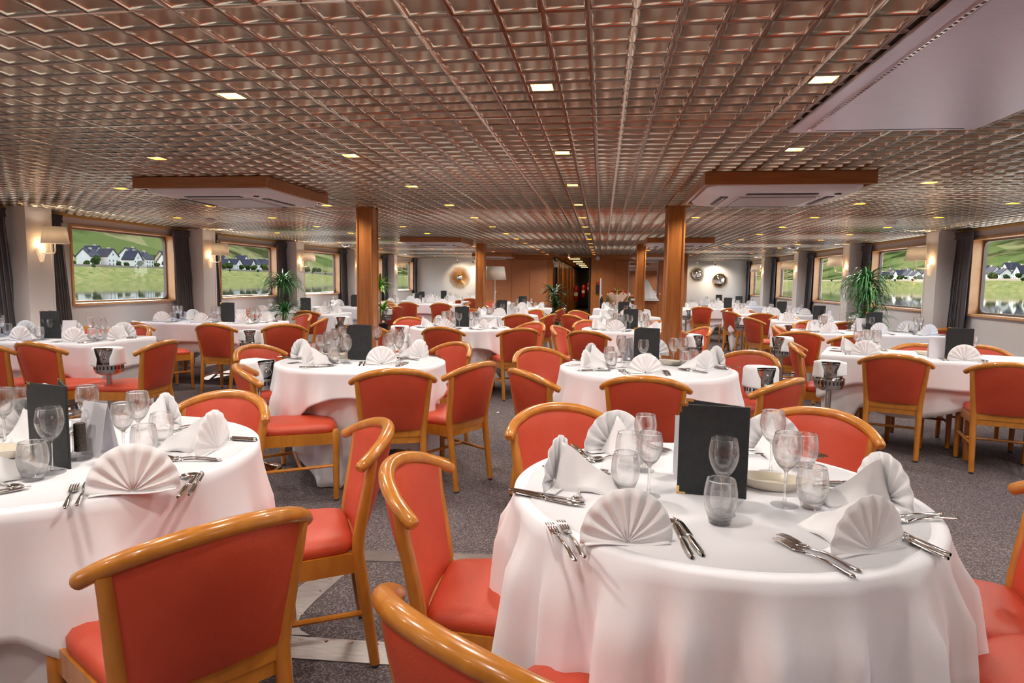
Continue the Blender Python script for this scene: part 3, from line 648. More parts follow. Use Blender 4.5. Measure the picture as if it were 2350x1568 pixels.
# ------------------------------------------------------------------ dining chair
RZ = 0.797
def bow(t, dr=0.0):
    a = t*R_(62); Rr = 0.242/sin(R_(62))
    return Vector(((Rr+dr)*sin(a), -0.335+Rr*(1-cos(a))*0.86-dr*cos(a)*0.8, RZ-0.078*t*t))
def post(v, sx):      # v 0 floor .. 1 top
    tb = 0.80; top = bow(tb)
    if v < 0.52: t = v/0.52; return Vector((sx*(0.172+0.004*t), -0.262+0.057*t, 0.012+0.413*t))
    t = (v-0.52)/0.48; e = t*t*(3-2*t)*0.4+t*0.6
    return Vector((sx*(0.176+(top.x-0.176)*t), -0.205+(top.y+0.205)*e, 0.425+(top.z-0.012-0.425)*t))
def make_chair(simple=False):
    r = thing('dining_chair', 'x', 'chair', group='red dining chairs')
    bags = {}
    def part(nm, mb, m_, **k):
        if simple: bags.setdefault(m_.name, (MB(), m_))[0].add(mb.v, mb.f)
        else: return mb.build(nm, m_, r, **k)
    n1 = 12 if simple else 28; n2 = 6 if simple else 14
    ts = np.linspace(-1, 1, n1+1)
    pts = [bow(t) for t in ts]; rad = [0.0205*(0.9+0.1*(1-t*t)) for t in ts]
    e0 = pts[0]+(pts[0]-pts[1]).normalized()*0.008; e1 = pts[-1]+(pts[-1]-pts[-2]).normalized()*0.008
    part('top_rail', MB().tube([e0]+pts+[e1], [0.013]+rad+[0.013], n2, upv=(0, 0, 1), flat=1.08), M_beech)
    def panel(off):
        def fn(u, v):
            s = 2*u-1; vv = 0.535+0.465*v; L = post(vv, 1); hw = L.x-0.010
            a = max(-0.9, min(0.9, s*0.80)); tp = bow(a)
            z = 0.43+(tp.z-0.012-0.43)*v
            deep = 0.016+(L.y-(-0.335+0.0)-0.016)*v if L.y > -0.335 else 0.016
            y = L.y-deep*(1-s*s)+off
            return Vector((s*hw, y, z))
        return fn
    nu, nv = (8, 5) if simple else (20, 14)
    m = MB(); fa, fb = panel(-0.013), panel(0.013)
    def puff(f, sg):
        return lambda u, v: f(u, v)+Vector((0, sg*0.010*(1-(2*u-1)**6)*(1-(2*v-1)**8), 0))
    m.grid(puff(fa, -0.6), nu, nv); m.grid(lambda u, v: puff(fb, 1)(1-u, v), nu, nv)
    k0 = (nu+1)*(nv+1)
    W = nu+1
    for j in range(nv):
        m.f += [(j*W, (j+1)*W, k0+(j+1)*W+nu, k0+j*W+nu), (j*W+nu, k0+j*W, k0+(j+1)*W, (j+1)*W+nu)]; m.m += [0, 0]
    for i in range(nu):
        m.f += [(nv*W+i, nv*W+i+1, k0+nv*W+nu-i-1, k0+nv*W+nu-i), (i, k0+nu-i, k0+nu-i-1, i+1)]; m.m += [0, 0]
    part('backrest', m, M_red, ang=50)
    # seat cushion
    out = [(-0.165, -0.20), (0.165, -0.20)]
    def seat_ring(ins):
        P_ = []
        for k in range(40):
            a = 2*pi*k/40; c, s = cos(a), sin(a); ex = 0.42 if sin(a) > 0 else 0.22
            x = (abs(c)**ex)*(1 if c > 0 else -1); y = (abs(s)**ex)*(1 if s > 0 else -1)
            hw = 0.195+0.022*y-ins; P_.append((x*hw, 0.005+y*(0.205-ins)+0.018*(1-x*x)*(y > 0)))
        return P_
    m = MB(); vs = []
    prof = [(0.012, 0.405), (0.0, 0.418), (0.0, 0.438), (0.012, 0.456), (0.04, 0.466), (0.10, 0.472), (0.16, 0.474)]
    for ins, z in prof: vs += [(x, y, z) for x, y in seat_ring(ins)]
    fs = [(a*40+k, a*40+(k+1) % 40, (a+1)*40+(k+1) % 40, (a+1)*40+k) for a in range(len(prof)-1) for k in range(40)]
    m.add(vs, fs+[tuple((len(prof)-1)*40+k for k in range(40)), tuple(range(40))[::-1]])
    part('seat', m, M_red, ang=60)
    m = MB(); z0, z1 = 0.345, 0.412
    m.add([(-0.175, -0.21, z0), (0.175, -0.21, z0), (0.175, -0.21, z1), (-0.175, -0.21, z1), (-0.175, -0.188, z0), (0.175, -0.188, z0), (0.175, -0.188, z1), (-0.175, -0.188, z1)],
          [(0, 1, 2, 3), (5, 4, 7, 6), (3, 2, 6, 7), (4, 5, 1, 0)])
    fp = [(-0.215, 0.19), (-0.11, 0.222), (0, 0.232), (0.11, 0.222), (0.215, 0.19)]
    vs = []
    for x, y in fp: vs += [(x, y, z0), (x, y, z1), (x*0.95, y-0.022, z0), (x*0.95, y-0.022, z1)]
    fs = []
    for k in range(4): a = 4*k; b_ = a+4; fs += [(a, b_, b_+1, a+1), (b_+2, a+2, a+3, b_+3), (a+1, b_+1, b_+3, a+3), (a+2, b_+2, b_, a)]
    m.add(vs, fs)
    for sx in (-1, 1):
        m.add([(sx*0.179, -0.20, z0), (sx*0.218, 0.19, z0), (sx*0.218, 0.19, z1), (sx*0.179, -0.20, z1), (sx*0.157, -0.20, z0), (sx*0.196, 0.19, z0), (sx*0.196, 0.19, z1), (sx*0.157, -0.20, z1)],
              [(0, 1, 2, 3), (5, 4, 7, 6), (3, 2, 6, 7), (4, 5, 1, 0)])
    part('seat_frame', m, M_beech, smooth=False)
    m = MB(); zb0, zb1 = 0.415, 0.47
    # wooden cross rail under the back panel
    L = post(0.53, 1)
    m.add([(-L.x, -0.216, 0.385), (L.x, -0.216, 0.385), (L.x, -0.216, 0.432), (-L.x, -0.216, 0.432), (-L.x, -0.194, 0.385), (L.x, -0.194, 0.385), (L.x, -0.194, 0.432), (-L.x, -0.194, 0.432)],
          [(0, 1, 2, 3), (5, 4, 7, 6), (3, 2, 6, 7), (4, 5, 1, 0)])
    part('back_rail', m, M_beech, smooth=False)
    nl = 8 if simple else 12
    for sx in (-1, 1):
        ps = [post(v, sx) for v in np.linspace(0, 1, 8 if simple else 15)]
        rr = [0.0175+0.0035*sin(pi*min(1, v*1.05)) for v in np.linspace(0, 1, len(ps))]
        lg = part('leg', MB().tube(ps, rr, nl, upv=(1, 0, 0)), M_beech)
        if not simple: MB().lathe([(0, 0), (0.014, 0), (0.015, 0.012), (0, 0.012)], 10, c=(sx*0.172, -0.262, 0)).build('glide', M_glide, lg)
        lg = part('leg', MB().tube([(sx*0.212, 0.198, 0.012), (sx*0.214, 0.198, 0.30), (sx*0.214, 0.198, 0.422), (sx*0.214, 0.198, 0.434)], [0.017, 0.020, 0.021, 0.014], nl), M_beech)
        if not simple: MB().lathe([(0, 0), (0.015, 0), (0.016, 0.012), (0, 0.012)], 10, c=(sx*0.212, 0.198, 0)).build('glide', M_glide, lg)
        part('stretcher', MB().tube([(sx*0.174, -0.235, 0.20), (sx*0.213, 0.198, 0.215)], 0.010, 8), M_beech)
    part('stretcher', MB().tube([(-0.20, 0.0, 0.208), (0.20, 0.0, 0.208)], 0.010, 8), M_beech)
    if simple:
        m = MB(); ms = []
        for k, (b_, mm) in bags.items(): m.add(b_.v, b_.f, len(ms)); ms.append(mm)
        bpy.data.objects.remove(r)
        r = m.build('dining_chair', ms, ang=50); tag(r, 'x', 'chair', 'red dining chairs')
    return freeze(r)
CHAIR = make_chair(); CHAIRS = make_chair(True)
# ------------------------------------------------------------------ tables: name -> (label phrase, kind, data)
TB = {
 'T1': ('front right round table', 'r', (0.314, 1.80, 0.535)), 'T2': ('front left round table', 'r', (-1.705, 1.83, 0.578)),
 'T3': ('second left round table', 'r', (-1.64, 4.29, 0.565)), 'T4': ('second right round table', 'r', (0.31, 4.40, 0.57)),
 'T5': ('third left round table', 'r', (-1.70, 7.72, 0.595)), 'T6': ('third right round table', 'r', (0.35, 7.98, 0.575)),
 'T7': ('fourth left round table', 'r', (-1.63, 10.75, 0.57)), 'T8': ('fourth right round table', 'r', (0.38, 10.9, 0.57)),
 'T9': ('farthest left round table', 'r', (-1.63, 13.75, 0.57)), 'T10': ('bouquet table', 'r', (0.40, 14.0, 0.57)),
 'L1': ('first left window table', 'q', (-4.95, 5.22, 1.52, 0.84, 0)), 'L2': ('second left window table', 'q', (-4.90, 7.72, 1.56, 0.88, 0)),
 'L3': ('third left window table', 'q', (-4.95, 10.15, 1.5, 0.80, 0)), 'L4': ('fourth left window table', 'q', (-4.98, 12.62, 1.45, 0.80, 0)),
 'L5': ('fifth left window table', 'q', (-4.3, 15.08, 1.9, 0.80, 0)), 'L6': ('sixth left window table', 'q', (-4.5, 17.2, 1.75, 0.80, 0)),
 'L7': ('last left window table', 'q', (-4.5, 19.0, 1.75, 0.80, 0)),
 'R1': ('first right window table', 'q', (2.86, 5.62, 1.95, 0.82, -22)), 'R2': ('second right window table', 'q', (3.22, 8.36, 1.6, 0.82, 0)),
 'R3': ('third right window table', 'q', (3.42, 10.62, 1.5, 0.80, -12)), 'R4': ('fourth right window table', 'q', (3.2, 12.95, 1.6, 0.80, 0)),
 'R5': ('fifth right window table', 'q', (2.58, 15.45, 1.5, 0.80, 0)), 'R6': ('sixth right window table', 'q', (3.45, 17.6, 1.4, 0.80, 0)),
 'R7': ('last right window table', 'q', (3.4, 19.2, 1.4, 0.80, 0)),
}
CEN = {k: Vector((v[2][0], v[2][1], 0)) for k, v in TB.items()}
# chairs: px,py of the rail's top, table, facing in degrees (0 = away from the camera, + = turned left) or None = towards its table, label phrase
CH = [
 (1275, 927, 'T1', None, 'far left of'), (1880, 937, 'T1', None, 'far right of'), (925, 1050, 'T1', -88, 'left of'), (1000, 1395, 'T1', -38, 'near left of'), (2520, 1112, 'T1', 80, 'right of'),
 (506, 1180, 'T2', 54, 'near right of'), (866, 965, 'T2', 118, 'far right of'), (530, 897, 'T2', 172, 'far side of'),
 (555, 835, 'T3', -58, 'near left of'), (582, 790, 'T3', -108, 'left of'), (905, 843, 'T3', 22, 'near side of'), (1100, 828, 'T3', 62, 'right of'), (1050, 784, 'T3', 142, 'far right of'),
 (1481, 860, 'T4', -6, 'near side of'), (1200, 845, 'T4', -52, 'near left of'), (1228, 796, 'T4', -140, 'far left of'), (1728, 804, 'T4', 142, 'far right of'), (1812, 865, 'T4', 48, 'near right of'),
 (850, 742, 'T5', -40, 'near left of'), (1012, 749, 'T5', -4, 'near side of'), (938, 727, 'T5', -142, 'far left of'), (1195, 751, 'T5', 26, 'near right of'), (1228, 738, 'T5', 140, 'far right of'),
 (1345, 757, 'T6', -20, 'near left of'), (1276, 746, 'T6', -105, 'left of'), (1347, 734, 'T6', -152, 'far left of'), (1547, 757, 'T6', 28, 'near right of'), (1618, 749, 'T6', 108, 'right of'), (1514, 735, 'T6', 160, 'far right of'),
 (1190, 720, 'T7', 12, 'near right of'), (1232, 710, 'T7', 140, 'far right of'), (1266, 719, 'T7', 72, 'right of'), (1083, 708, 'T7', -120, 'left of'),
 (1308, 721, 'T8', -42, 'near left of'), (1322, 712, 'T8', -140, 'far left of'), (1435, 724, 'T8', 0, 'near side of'),
 (1292, 706, 'T9', 75, 'right of'), (1125, 690, 'T9', -165, 'far left of'), (1113, 697, 'T9', -75, 'left of'),
 (72, 782, 'L1', -8, 'near side of'), (-52, 782, 'L1', -4, 'near left of'), (378, 779, 'L1', 92, 'right end of'), (318, 746, 'L1', 165, 'far right of'), (215, 748, 'L1', 180, 'far left of'),
 (315, 736, 'L2', -32, 'near left of'), (486, 741, 'L2', 0, 'near middle of'), (652, 742, 'L2', 30, 'near right of'), (575, 717, 'L2', 180, 'far side of'), (702, 719, 'L2', 142, 'far right of'), (742, 729, 'L2', 100, 'right end of'),
 (592, 706, 'L3', 180, 'left part of'), (702, 712, 'L3', 0, 'near side of'),
 (908, 702, 'L4', 60, 'right end of'), (896, 696, 'L4', 160, 'far right of'), (885, 690, 'L4', 178, 'far side of'),
 (934, 693, 'L5', 0, 'near left of'), (1010, 695, 'L5', 4, 'near right of'), (1076, 693, 'L5', 105, 'right end of'), (902, 687, 'L5', 178, 'far left of'),
 (1050, 688, 'L6', 70, 'right end of'), (1078, 684, 'L7', 30, 'near right of'),
 (2057, 811, 'R1', -22, 'near left of'), (2322, 830, 'R1', -20, 'near right of'), (2112, 788, 'R1', 158, 'far middle of'), (2245, 791, 'R1', 158, 'far right of'), (1824, 785, 'R1', -108, 'left end of'),
 (1836, 759, 'R2', -14, 'near left of'), (1965, 768, 'R2', -4, 'near middle of'), (2176, 752, 'R2', 0, 'near right of'), (1782, 746, 'R2', -112, 'left end of'), (1842, 738, 'R2', -150, 'far left of'),
 (1870, 734, 'R3', -8, 'near left of'), (1950, 737, 'R3', 0, 'near right of'), (1722, 728, 'R3', -66, 'left end of'), (1802, 722, 'R3', 165, 'far side of'),
 (1750, 718, 'R4', -4, 'near left of'), (1672, 713, 'R4', -62, 'left end of'), (1707, 709, 'R4', -160, 'far left of'),
 (1611, 703, 'R5', 0, 'near left of'), (1684, 706, 'R5', -4, 'near right of'), (1650, 690, 'R5', 180, 'far side of'),
]
chair_objs = []
def put_chair(x, y, th, tb, ph):
    far = hypot(x, y) > 11.0
    f = Vector((-sin(R_(th)), cos(R_(th)), 0)); o = Vector((x, y, 0))+f*0.30
    return place(CHAIRS if far else CHAIR, 'red dining chair at the %s the %s' % (ph, TB[tb][0]), o, R_(th), 'red dining chairs')
for px, py, tb, th, ph in CH:
    p = at(px, py, RZ+0.02)
    if th is None: d = CEN[tb]-p; th = math.degrees(atan2(-d.x, d.y))
    put_chair(p.x, p.y, th, tb, ph)
q_ = at(2140, 1553, 0.434); th = 34; put_chair(*(q_-Matrix.Rotation(R_(th), 3, 'Z') @ Vector((-0.214, 0.498, 0)))[:2], th, 'T1', 'near right of')
put_chair(-1.78, 0.98, -2, 'T2', 'near left of')
# ------------------------------------------------------------------ tables and cloths
def skirt(P_, N_, R_in, drop, fold, name, label, mt, top, zt, flare, seed, nrow=12, nw=16, group=None, tuck=0):
    """cloth: perimeter points, outward normals, drop(k), hangs in folds"""
    n_ = len(P_); rnd = random.Random(seed); ph = [rnd.uniform(0, 6.28) for _ in range(6)]
    cum = [0]
    for k in range(n_): cum.append(cum[-1]+(Vector(P_[(k+1) % n_])-Vector(P_[k])).length)
    tot = cum[-1]; vs = []; fs = []
    rows = [(-0.035, 0.0), (-0.012, -0.001), (0.002, -0.006)]
    for ins, dz in rows: vs += [(P_[k][0]+N_[k][0]*(ins+0.008), P_[k][1]+N_[k][1]*(ins+0.008), zt+dz) for k in range(n_)]
    for j in range(1, nrow+1):
        for k in range(n_):
            u = cum[k]/tot*2*pi; D = drop[k]; s = D*j/nrow; t = s/0.6
            w = sin(nw*u+ph[0]+1.3*sin(2*u+ph[1]))*0.6+sin((nw*0.5+1)//1*u+ph[2]+s*1.5)*0.45+0.25*sin((nw*2+1)*u+ph[3])
            ex = max(0.0, D-min(drop))
            e_ = min(1, s/(0.13 if name == 'tablecloth' and label.endswith('front right round table') else 0.20))**1.3
            if tuck: o = 0.006+flare*s+fold*(w-1.1)*e_*(0.5+0.5*t)-tuck*min(1, s/0.25)
            else: o = 0.011+flare*s+fold*(0.75+w)*e_*(0.6+t)*(1+1.0*ex)
            o = max(o, 0.011) if not tuck else o
            vs.append((P_[k][0]+N_[k][0]*o, P_[k][1]+N_[k][1]*o, max(zt-0.006-s, 0.006)))
    R0 = nrow+3
    for j in range(R0-1):
        for k in range(n_): fs.append((j*n_+k, (j+1)*n_+k, (j+1)*n_+(k+1) % n_, j*n_+(k+1) % n_))
    m = MB(); m.add(vs, fs)
    if top: m.add(vs[:n_], [tuple(range(n_))])
    o = m.build(name, mt, ang=75)
    md = o.modifiers.new('h', 'SOLIDIFY'); md.thickness = 0.0016; md.offset = 0
    return tag(o, label, 'tablecloth', group)
def make_table(key):
    nm, kind, d = TB[key]; rnd = random.Random(sum(map(ord, key))); far = d[1] > 11.5
    if kind == 'r':
        cx, cy, Rr = d; n_ = 96 if far else 200
        t = thing('round_dining_table', 'cloth covered %s' % nm, 'table', (cx, cy, 0), 0, 'round dining tables')
        MB().lathe([(0, ZT-0.03), (Rr-0.012, ZT-0.03), (Rr-0.004, ZT-0.022), (Rr-0.004, ZT-0.008), (Rr-0.010, ZT-0.004), (0, ZT-0.004)], 48).build('tabletop', M_mahog, t)
        for a in (45, 135, 225, 315):
            MB().tube([(0.30*cos(R_(a)), 0.30*sin(R_(a)), 0), (0.30*cos(R_(a)), 0.30*sin(R_(a)), ZT-0.03)], 0.028, 10).build('leg', M_mahog, t)
        A = [2*pi*k/n_ for k in range(n_)]
        P_ = [(cx+Rr*cos(a), cy+Rr*sin(a)) for a in A]; N_ = [(cos(a), sin(a)) for a in A]
        ph = R_({'T1': 8, 'T2': 20, 'T3': 12, 'T4': 4, 'T5': 30, 'T6': 10}.get(key, rnd.uniform(0, 90)))
        lo = {'T1': 0.33, 'T2': 0.30, 'T3': 0.15, 'T4': 0.24}.get(key, rnd.uniform(0.16, 0.25))
        hf = Rr+lo
        drop = []
        for a in A:
            q_ = max(abs(cos(a-ph)), abs(sin(a-ph))); drop.append(min(hf/q_-Rr, lo+(0.19 if key != 'T1' else 0.3)))
        skirt(P_, N_, Rr, drop, {'T1': 0.042, 'T2': 0.034}.get(key, 0.026), 'tablecloth', 'white top cloth over the %s' % nm, M_cloth, True, ZT+0.002, 0.03, key+'a', 8 if far else 14, {'T1': 21, 'T2': 13}.get(key, 17), 'white tablecloths')
        dr2 = []
        for a in A:
            q_ = max(abs(cos(a-ph-0.5)), abs(sin(a-ph-0.5))); dr2.append(min((Rr+0.50)/q_-Rr, 0.735))
        P2 = [(cx+(Rr-0.001)*cos(a), cy+(Rr-0.001)*sin(a)) for a in A]
        skirt(P2, N_, Rr, dr2, 0.026, 'undercloth', 'long white undercloth hanging below the top cloth of the %s' % nm, M_cloth, False, ZT-0.001, 0.0, key+'b', 8 if far else 14, 14, 'white undercloths', tuck=0.035)
    else:
        cx, cy, L, W, rot = d; ro = R_(rot)
        t = thing('rectangular_dining_table', 'cloth covered %s' % nm, 'table', (cx, cy, 0), ro, 'rectangular dining tables')
        MB().prism(rrect(L-0.004, W-0.004, 0.055, 8), ZT-0.03, ZT-0.004).build('tabletop', M_mahog, t, smooth=False)
        for sx in (-1, 1):
            for sy in (-1, 1): MB().tube([(sx*(L/2-0.09), sy*(W/2-0.09), 0), (sx*(L/2-0.09), sy*(W/2-0.09), ZT-0.03)], 0.028, 12).build('leg', M_mahog, t)
        if L > 1.9:
            for sy in (-1, 1): MB().tube([(0.06, sy*(W/2-0.09), 0), (0.06, sy*(W/2-0.09), ZT-0.03)], 0.028, 12).build('leg', M_mahog, t)
        rc = 0.05; base = rrect(L, W, rc, 8); per = []
        for k in range(len(base)):
            a = Vector(base[k]); b_ = Vector(base[(k+1) % len(base)]); ns = max(1, int((b_-a).length/(0.06 if far else 0.03)))
            for q_ in range(ns): per.append(a+(b_-a)*(q_/ns))
        cN, sN = cos(ro), sin(ro); P_ = []; N_ = []; cr_ = []
        for p in per:
            q_ = Vector((max(-(L/2-rc), min(L/2-rc, p.x)), max(-(W/2-rc), min(W/2-rc, p.y)))); nn = (p-q_).normalized()
            P_.append((cx+p.x*cN-p.y*sN, cy+p.x*sN+p.y*cN)); N_.append((nn.x*cN-nn.y*sN, nn.x*sN+nn.y*cN))
            cr_.append(max(0, 1-max(abs(L/2-abs(p.x)), abs(W/2-abs(p.y)))/0.30))
        lo = rnd.uniform(0.20, 0.24); dr = [lo+0.16*c*c for c in cr_]
        skirt(P_, N_, 0, dr, 0.010, 'tablecloth', 'white top cloth over the %s' % nm, M_cloth, True, ZT+0.002, 0.03, key+'a', 7 if far else 10, 14, 'white tablecloths')
        P2 = [(x-a*0.001, y-b_*0.001) for (x, y), (a, b_) in zip(P_, N_)]
        tall = {'L1': 0.36, 'L2': 0.34}.get(key, 0.36)
        dr2 = [min(0.72, tall+0.10*abs(sin(5*c+p.x*4.2))+0.34*c) for c, p in zip(cr_, per)]
        skirt(P2, N_, 0, dr2, 0.009, 'undercloth', 'long white undercloth hanging below the top cloth of the %s' % nm, M_cloth, False, ZT-0.001, -0.01, key+'b', 7 if far else 10, 10, 'white undercloths', tuck=0.01)
for k in TB: make_table(k)
# ------------------------------------------------------------------ table ware prototypes
ZI = ZT+0.0032
def make_napkin(seed, wide=1.0):
    rnd = random.Random(seed); r = thing('fan_napkin', 'x', 'napkin', group='fan folded napkins')
    n_ = 9; a0, a1 = R_(-4), R_(184)
    def fan(u, v):
        k = u*n_; a = a0+(a1-a0)*u; tri = sin(2*pi*k)
        rr = 0.006+0.108*v*(0.96+0.05*sin(u*pi))
        return (rr*cos(a)*wide, tri*0.016*(v+0.08)*(1.12-v)+0.012*v, max(0.0, 0.006+rr*sin(a)*1.08))
    m = MB(); m.grid(fan, n_*8, 5); m.build('pleated_fan', M_nap, r, ang=35, solid=0.0016)
    def tail(u, v):     # tent behind the fan
        s = (2*u-1); hw = 0.055*(1-v*0.35); ridge = 0.105*(1-v)**0.85+0.008
        return (s*hw*(0.3+0.7*abs(s)), -0.018-0.165*v+0.0*s, 0.001+ridge*(1-abs(s)**1.2)+0.004*sin(9*v+3*s))
    m = MB(); m.grid(lambda u, v: (lambda p: (p[0], -p[1]+0.005, p[2]))(tail(u, v)), 14, 12); m.build('folded_tail', M_nap, r, ang=50, solid=0.0016)
    m = MB(); m.grid(lambda u, v: ((u-0.5)*0.20, -0.008+0.05*v, 0.002+0.006*sin(pi*u)*v+0.003*sin(7*u)), 12, 4); m.build('base_fold', M_nap, r, solid=0.002)
    return freeze(r)
NAP = make_napkin(1); 
def spl(prof, n_=4):
    """smooth a lathe profile"""
    out = []
    for i in range(len(prof)-1):
        a, b_, c, d = prof[max(i-1, 0)], prof[i], prof[i+1], prof[min(i+2, len(prof)-1)]
        for k in range(n_):
            t = k/n_; out.append(tuple(0.5*(2*b_[q]+(c[q]-a[q])*t+(2*a[q]-5*b_[q]+4*c[q]-d[q])*t*t+(3*b_[q]-a[q]-3*c[q]+d[q])*t**3) for q in (0, 1)))
    return out+[prof[-1]]
def make_glass(h, rb, name, lab):
    r = thing(name, lab, 'glass', group='clear wine glasses')
    hb = h*0.52; z0 = h-hb
    out = spl([(0.0042, z0-0.004), (0.008, z0+0.002), (0.020, z0+0.013), (rb*0.86, h-hb*0.66), (rb, h-hb*0.42), (rb*0.97, h-hb*0.22), (rb*0.85, h)])
    inn = spl([(rb*0.85-0.0011, h), (rb*0.97-0.0011, h-hb*0.22), (rb-0.0012, h-hb*0.42), (rb*0.86-0.0014, h-hb*0.66), (0.017, z0+0.014), (0.0005, z0+0.008)])
    MB().lathe(out+[(rb*0.85-0.0005, h+0.0006)]+inn, 32).build('bowl', M_crys, r, ang=80)
    MB().lathe(spl([(0.0005, 0.0068), (0.0058, 0.0085), (0.0036, 0.022), (0.0034, h*0.27), (0.0040, z0-0.010), (0.0044, z0-0.0042)])+[(0.0002, z0-0.0042)], 14).build('stem', M_crys, r, ang=80)
    MB().lathe([(0.0002, 0.0004), (rb*0.93, 0.0004), (rb*0.95, 0.0012), (rb*0.93, 0.0019), (0.015, 0.0040), (0.006, 0.0064), (0.0002, 0.0066)], 28).build('foot', M_glass, r, ang=40)
    return freeze(r)
WG = make_glass(0.190, 0.036, 'wine_glass', 'x'); WG2 = make_glass(0.172, 0.0335, 'wine_glass', 'x')
def make_tumbler():
    r = thing('water_tumbler', 'x', 'glass', group='clear water tumblers')
    out = spl([(0.0265, 0.0125), (0.0340, 0.032), (0.0385, 0.058), (0.0372, 0.085), (0.0325, 0.108)])
    inn = spl([(0.0312, 0.108), (0.0358, 0.085), (0.0370, 0.058), (0.0325, 0.034), (0.024, 0.020), (0.0005, 0.016)])
    MB().lathe(out+[(0.0318, 0.1088)]+inn, 32).build('side', M_crys, r, ang=80)
    MB().lathe([(0.0002, 0.0006), (0.022, 0.0006), (0.0245, 0.002), (0.0264, 0.012), (0.0002, 0.012)], 28).build('base', M_base, r, ang=40)
    return freeze(r)
TM = make_tumbler()
def simple_of(root, name, cat, group):
    m = MB(); ms = []
    for c, gs in KIDS[root.name]:
        me = c.data; mi = me.materials[0]
        if mi not in ms: ms.append(mi)
        m.add([v.co for v in me.vertices], [tuple(p.vertices) for p in me.polygons], ms.index(mi))
    o = m.build(name, ms, ang=40); tag(o, 'x', cat, group)
    return freeze(o)
WGs = simple_of(WG, 'wine_glass', 'glass', 'clear wine glasses'); TMs = simple_of(TM, 'water_tumbler', 'glass', 'clear water tumblers'); NAPs = simple_of(NAP, 'fan_napkin', 'napkin', 'fan folded napkins')
def cut_handle(m, L, w0, w1, y0, arch=0.006):
    def fn(u, v):
        t = v; w = (w0+(w1-w0)*t**1.5)*(1-0.6*max(0, t-0.93)/0.07); a = 2*pi*u
        return (w*cos(a), y0-L*t, 0.003+arch*sin(pi*min(1, t*1.15))*(1-t*0.6)+0.0016*sin(a))
    m.grid(fn, 10, 12, closed=True)
def make_fork():
    m = MB(); cut_handle(m, 0.125, 0.0026, 0.0075, 0.0)
    for k in range(4):
        x = (k-1.5)*0.0056
        m.tube([(x*0.9, 0.018, 0.003), (x, 0.034, 0.006), (x, 0.055, 0.0085), (x, 0.076, 0.007)], [0.0021, 0.0019, 0.0016, 0.0008], 6)
    m.grid(lambda u, v: ((2*u-1)*(0.003+0.0085*min(1, v*1.6)), -0.004+0.030*v, 0.0075-0.004*v+0.002*(1-abs(2*u-1))), 6, 5)
    r = m.build('fork', M_cut, solid=0.001); tag(r, 'x', 'fork', 'table forks'); return freeze(r)
def make_knife():
    r = thing('knife', 'x', 'knife', group='table knives'); m = MB()
    m.grid(lambda u, v: ((0.0065+0.002*sin(pi*v))*cos(2*pi*u)*(1 if 0.02 < v < 0.98 else 0.5), -0.10*v, 0.0055+0.004*sin(2*pi*u)), 10, 10, closed=True)
    m.build('handle', M_cut, r)
    vs = []; ns = 12
    for i in range(ns+1):
        t = i/ns; w = 0.0095*(1-max(0, t-0.6)**2*5.5); vs += [(-0.006, 0.002+0.115*t, 0.007), (-0.006+w*1.7 if t < 1 else -0.006+0.002, 0.002+0.115*t, 0.006)]
    MB().add(vs, [(2*i, 2*i+1, 2*i+3, 2*i+2) for i in range(ns)]).build('blade', M_cut, r, solid=0.0014)
    return freeze(r)
def make_spoon():
    m = MB(); cut_handle(m, 0.115, 0.0025, 0.0065, 0.0)
    m.grid(lambda u, v: ((2*u-1)*0.0175*sin(pi*min(0.999, 0.06+0.92*v))**0.7, -0.003+0.056*v, 0.0085-0.0075*(1-(2*u-1)**2)*sin(pi*(0.08+0.9*v))), 10, 12)
    r = m.build('spoon', M_cut, solid=0.001); tag(r, 'x', 'spoon', 'table spoons'); return freeze(r)
FK, KN, SP = make_fork(), make_knife(), make_spoon()
def make_menu():
    r = thing('menu_folder', 'x', 'menu', group='standing black menu folders'); w, h = 0.175, 0.245
    for nm, ang in (('front_cover', 0), ('back_cover', R_(-28))):
        Mt = Matrix.Translation((w/2, 0, 0)) @ Matrix.Rotation(ang, 4, 'Z')
        c = MB().box(-w, 0, -0.0025, 0.0025, 0.0, h, 0, Mt).build(nm, M_menu, r, smooth=False, bev=0.0015)
        for z0 in (h-0.022, 0.0):
            m = MB(); m.box(-w-0.0015, -w+0.022, -0.0038, 0.0038, z0+(0.0165 if z0 else -0.0005), z0+(0.0235 if z0 else 0.0055), 0, Mt)
            m.box(-w-0.0015, -w+0.006, -0.0038, 0.0038, z0, z0+0.022, 0, Mt); m.build('corner_mount', M_gold, c, smooth=False)
    MB().tube([(w/2, 0, 0.0), (w/2, 0, h)], 0.004, 8).build('spine', M_menu, r)
    Mt = Matrix.Translation((w/2, 0, 0)) @ Matrix.Rotation(R_(-14), 4, 'Z'); MB().box(-w+0.008, -0.004, -0.002, 0.002, 0.004, h-0.008, 0, Mt).build('pages', M_card, r, smooth=False)
    return freeze(r)
MN = make_menu()
def make_card():
    r = thing('tent_card', 'x', 'card', group='white tent cards'); w, h = 0.115, 0.165
    for nm, sg in (('front_leaf', -1), ('back_leaf', 1)):
        MB().add([(-w/2, sg*0.035, 0), (w/2, sg*0.035, 0), (w/2, 0, h), (-w/2, 0, h)], [(0, 1, 2, 3)]).build(nm, M_card, r, smooth=False, solid=0.0012)
    return freeze(r)
TC = make_card()
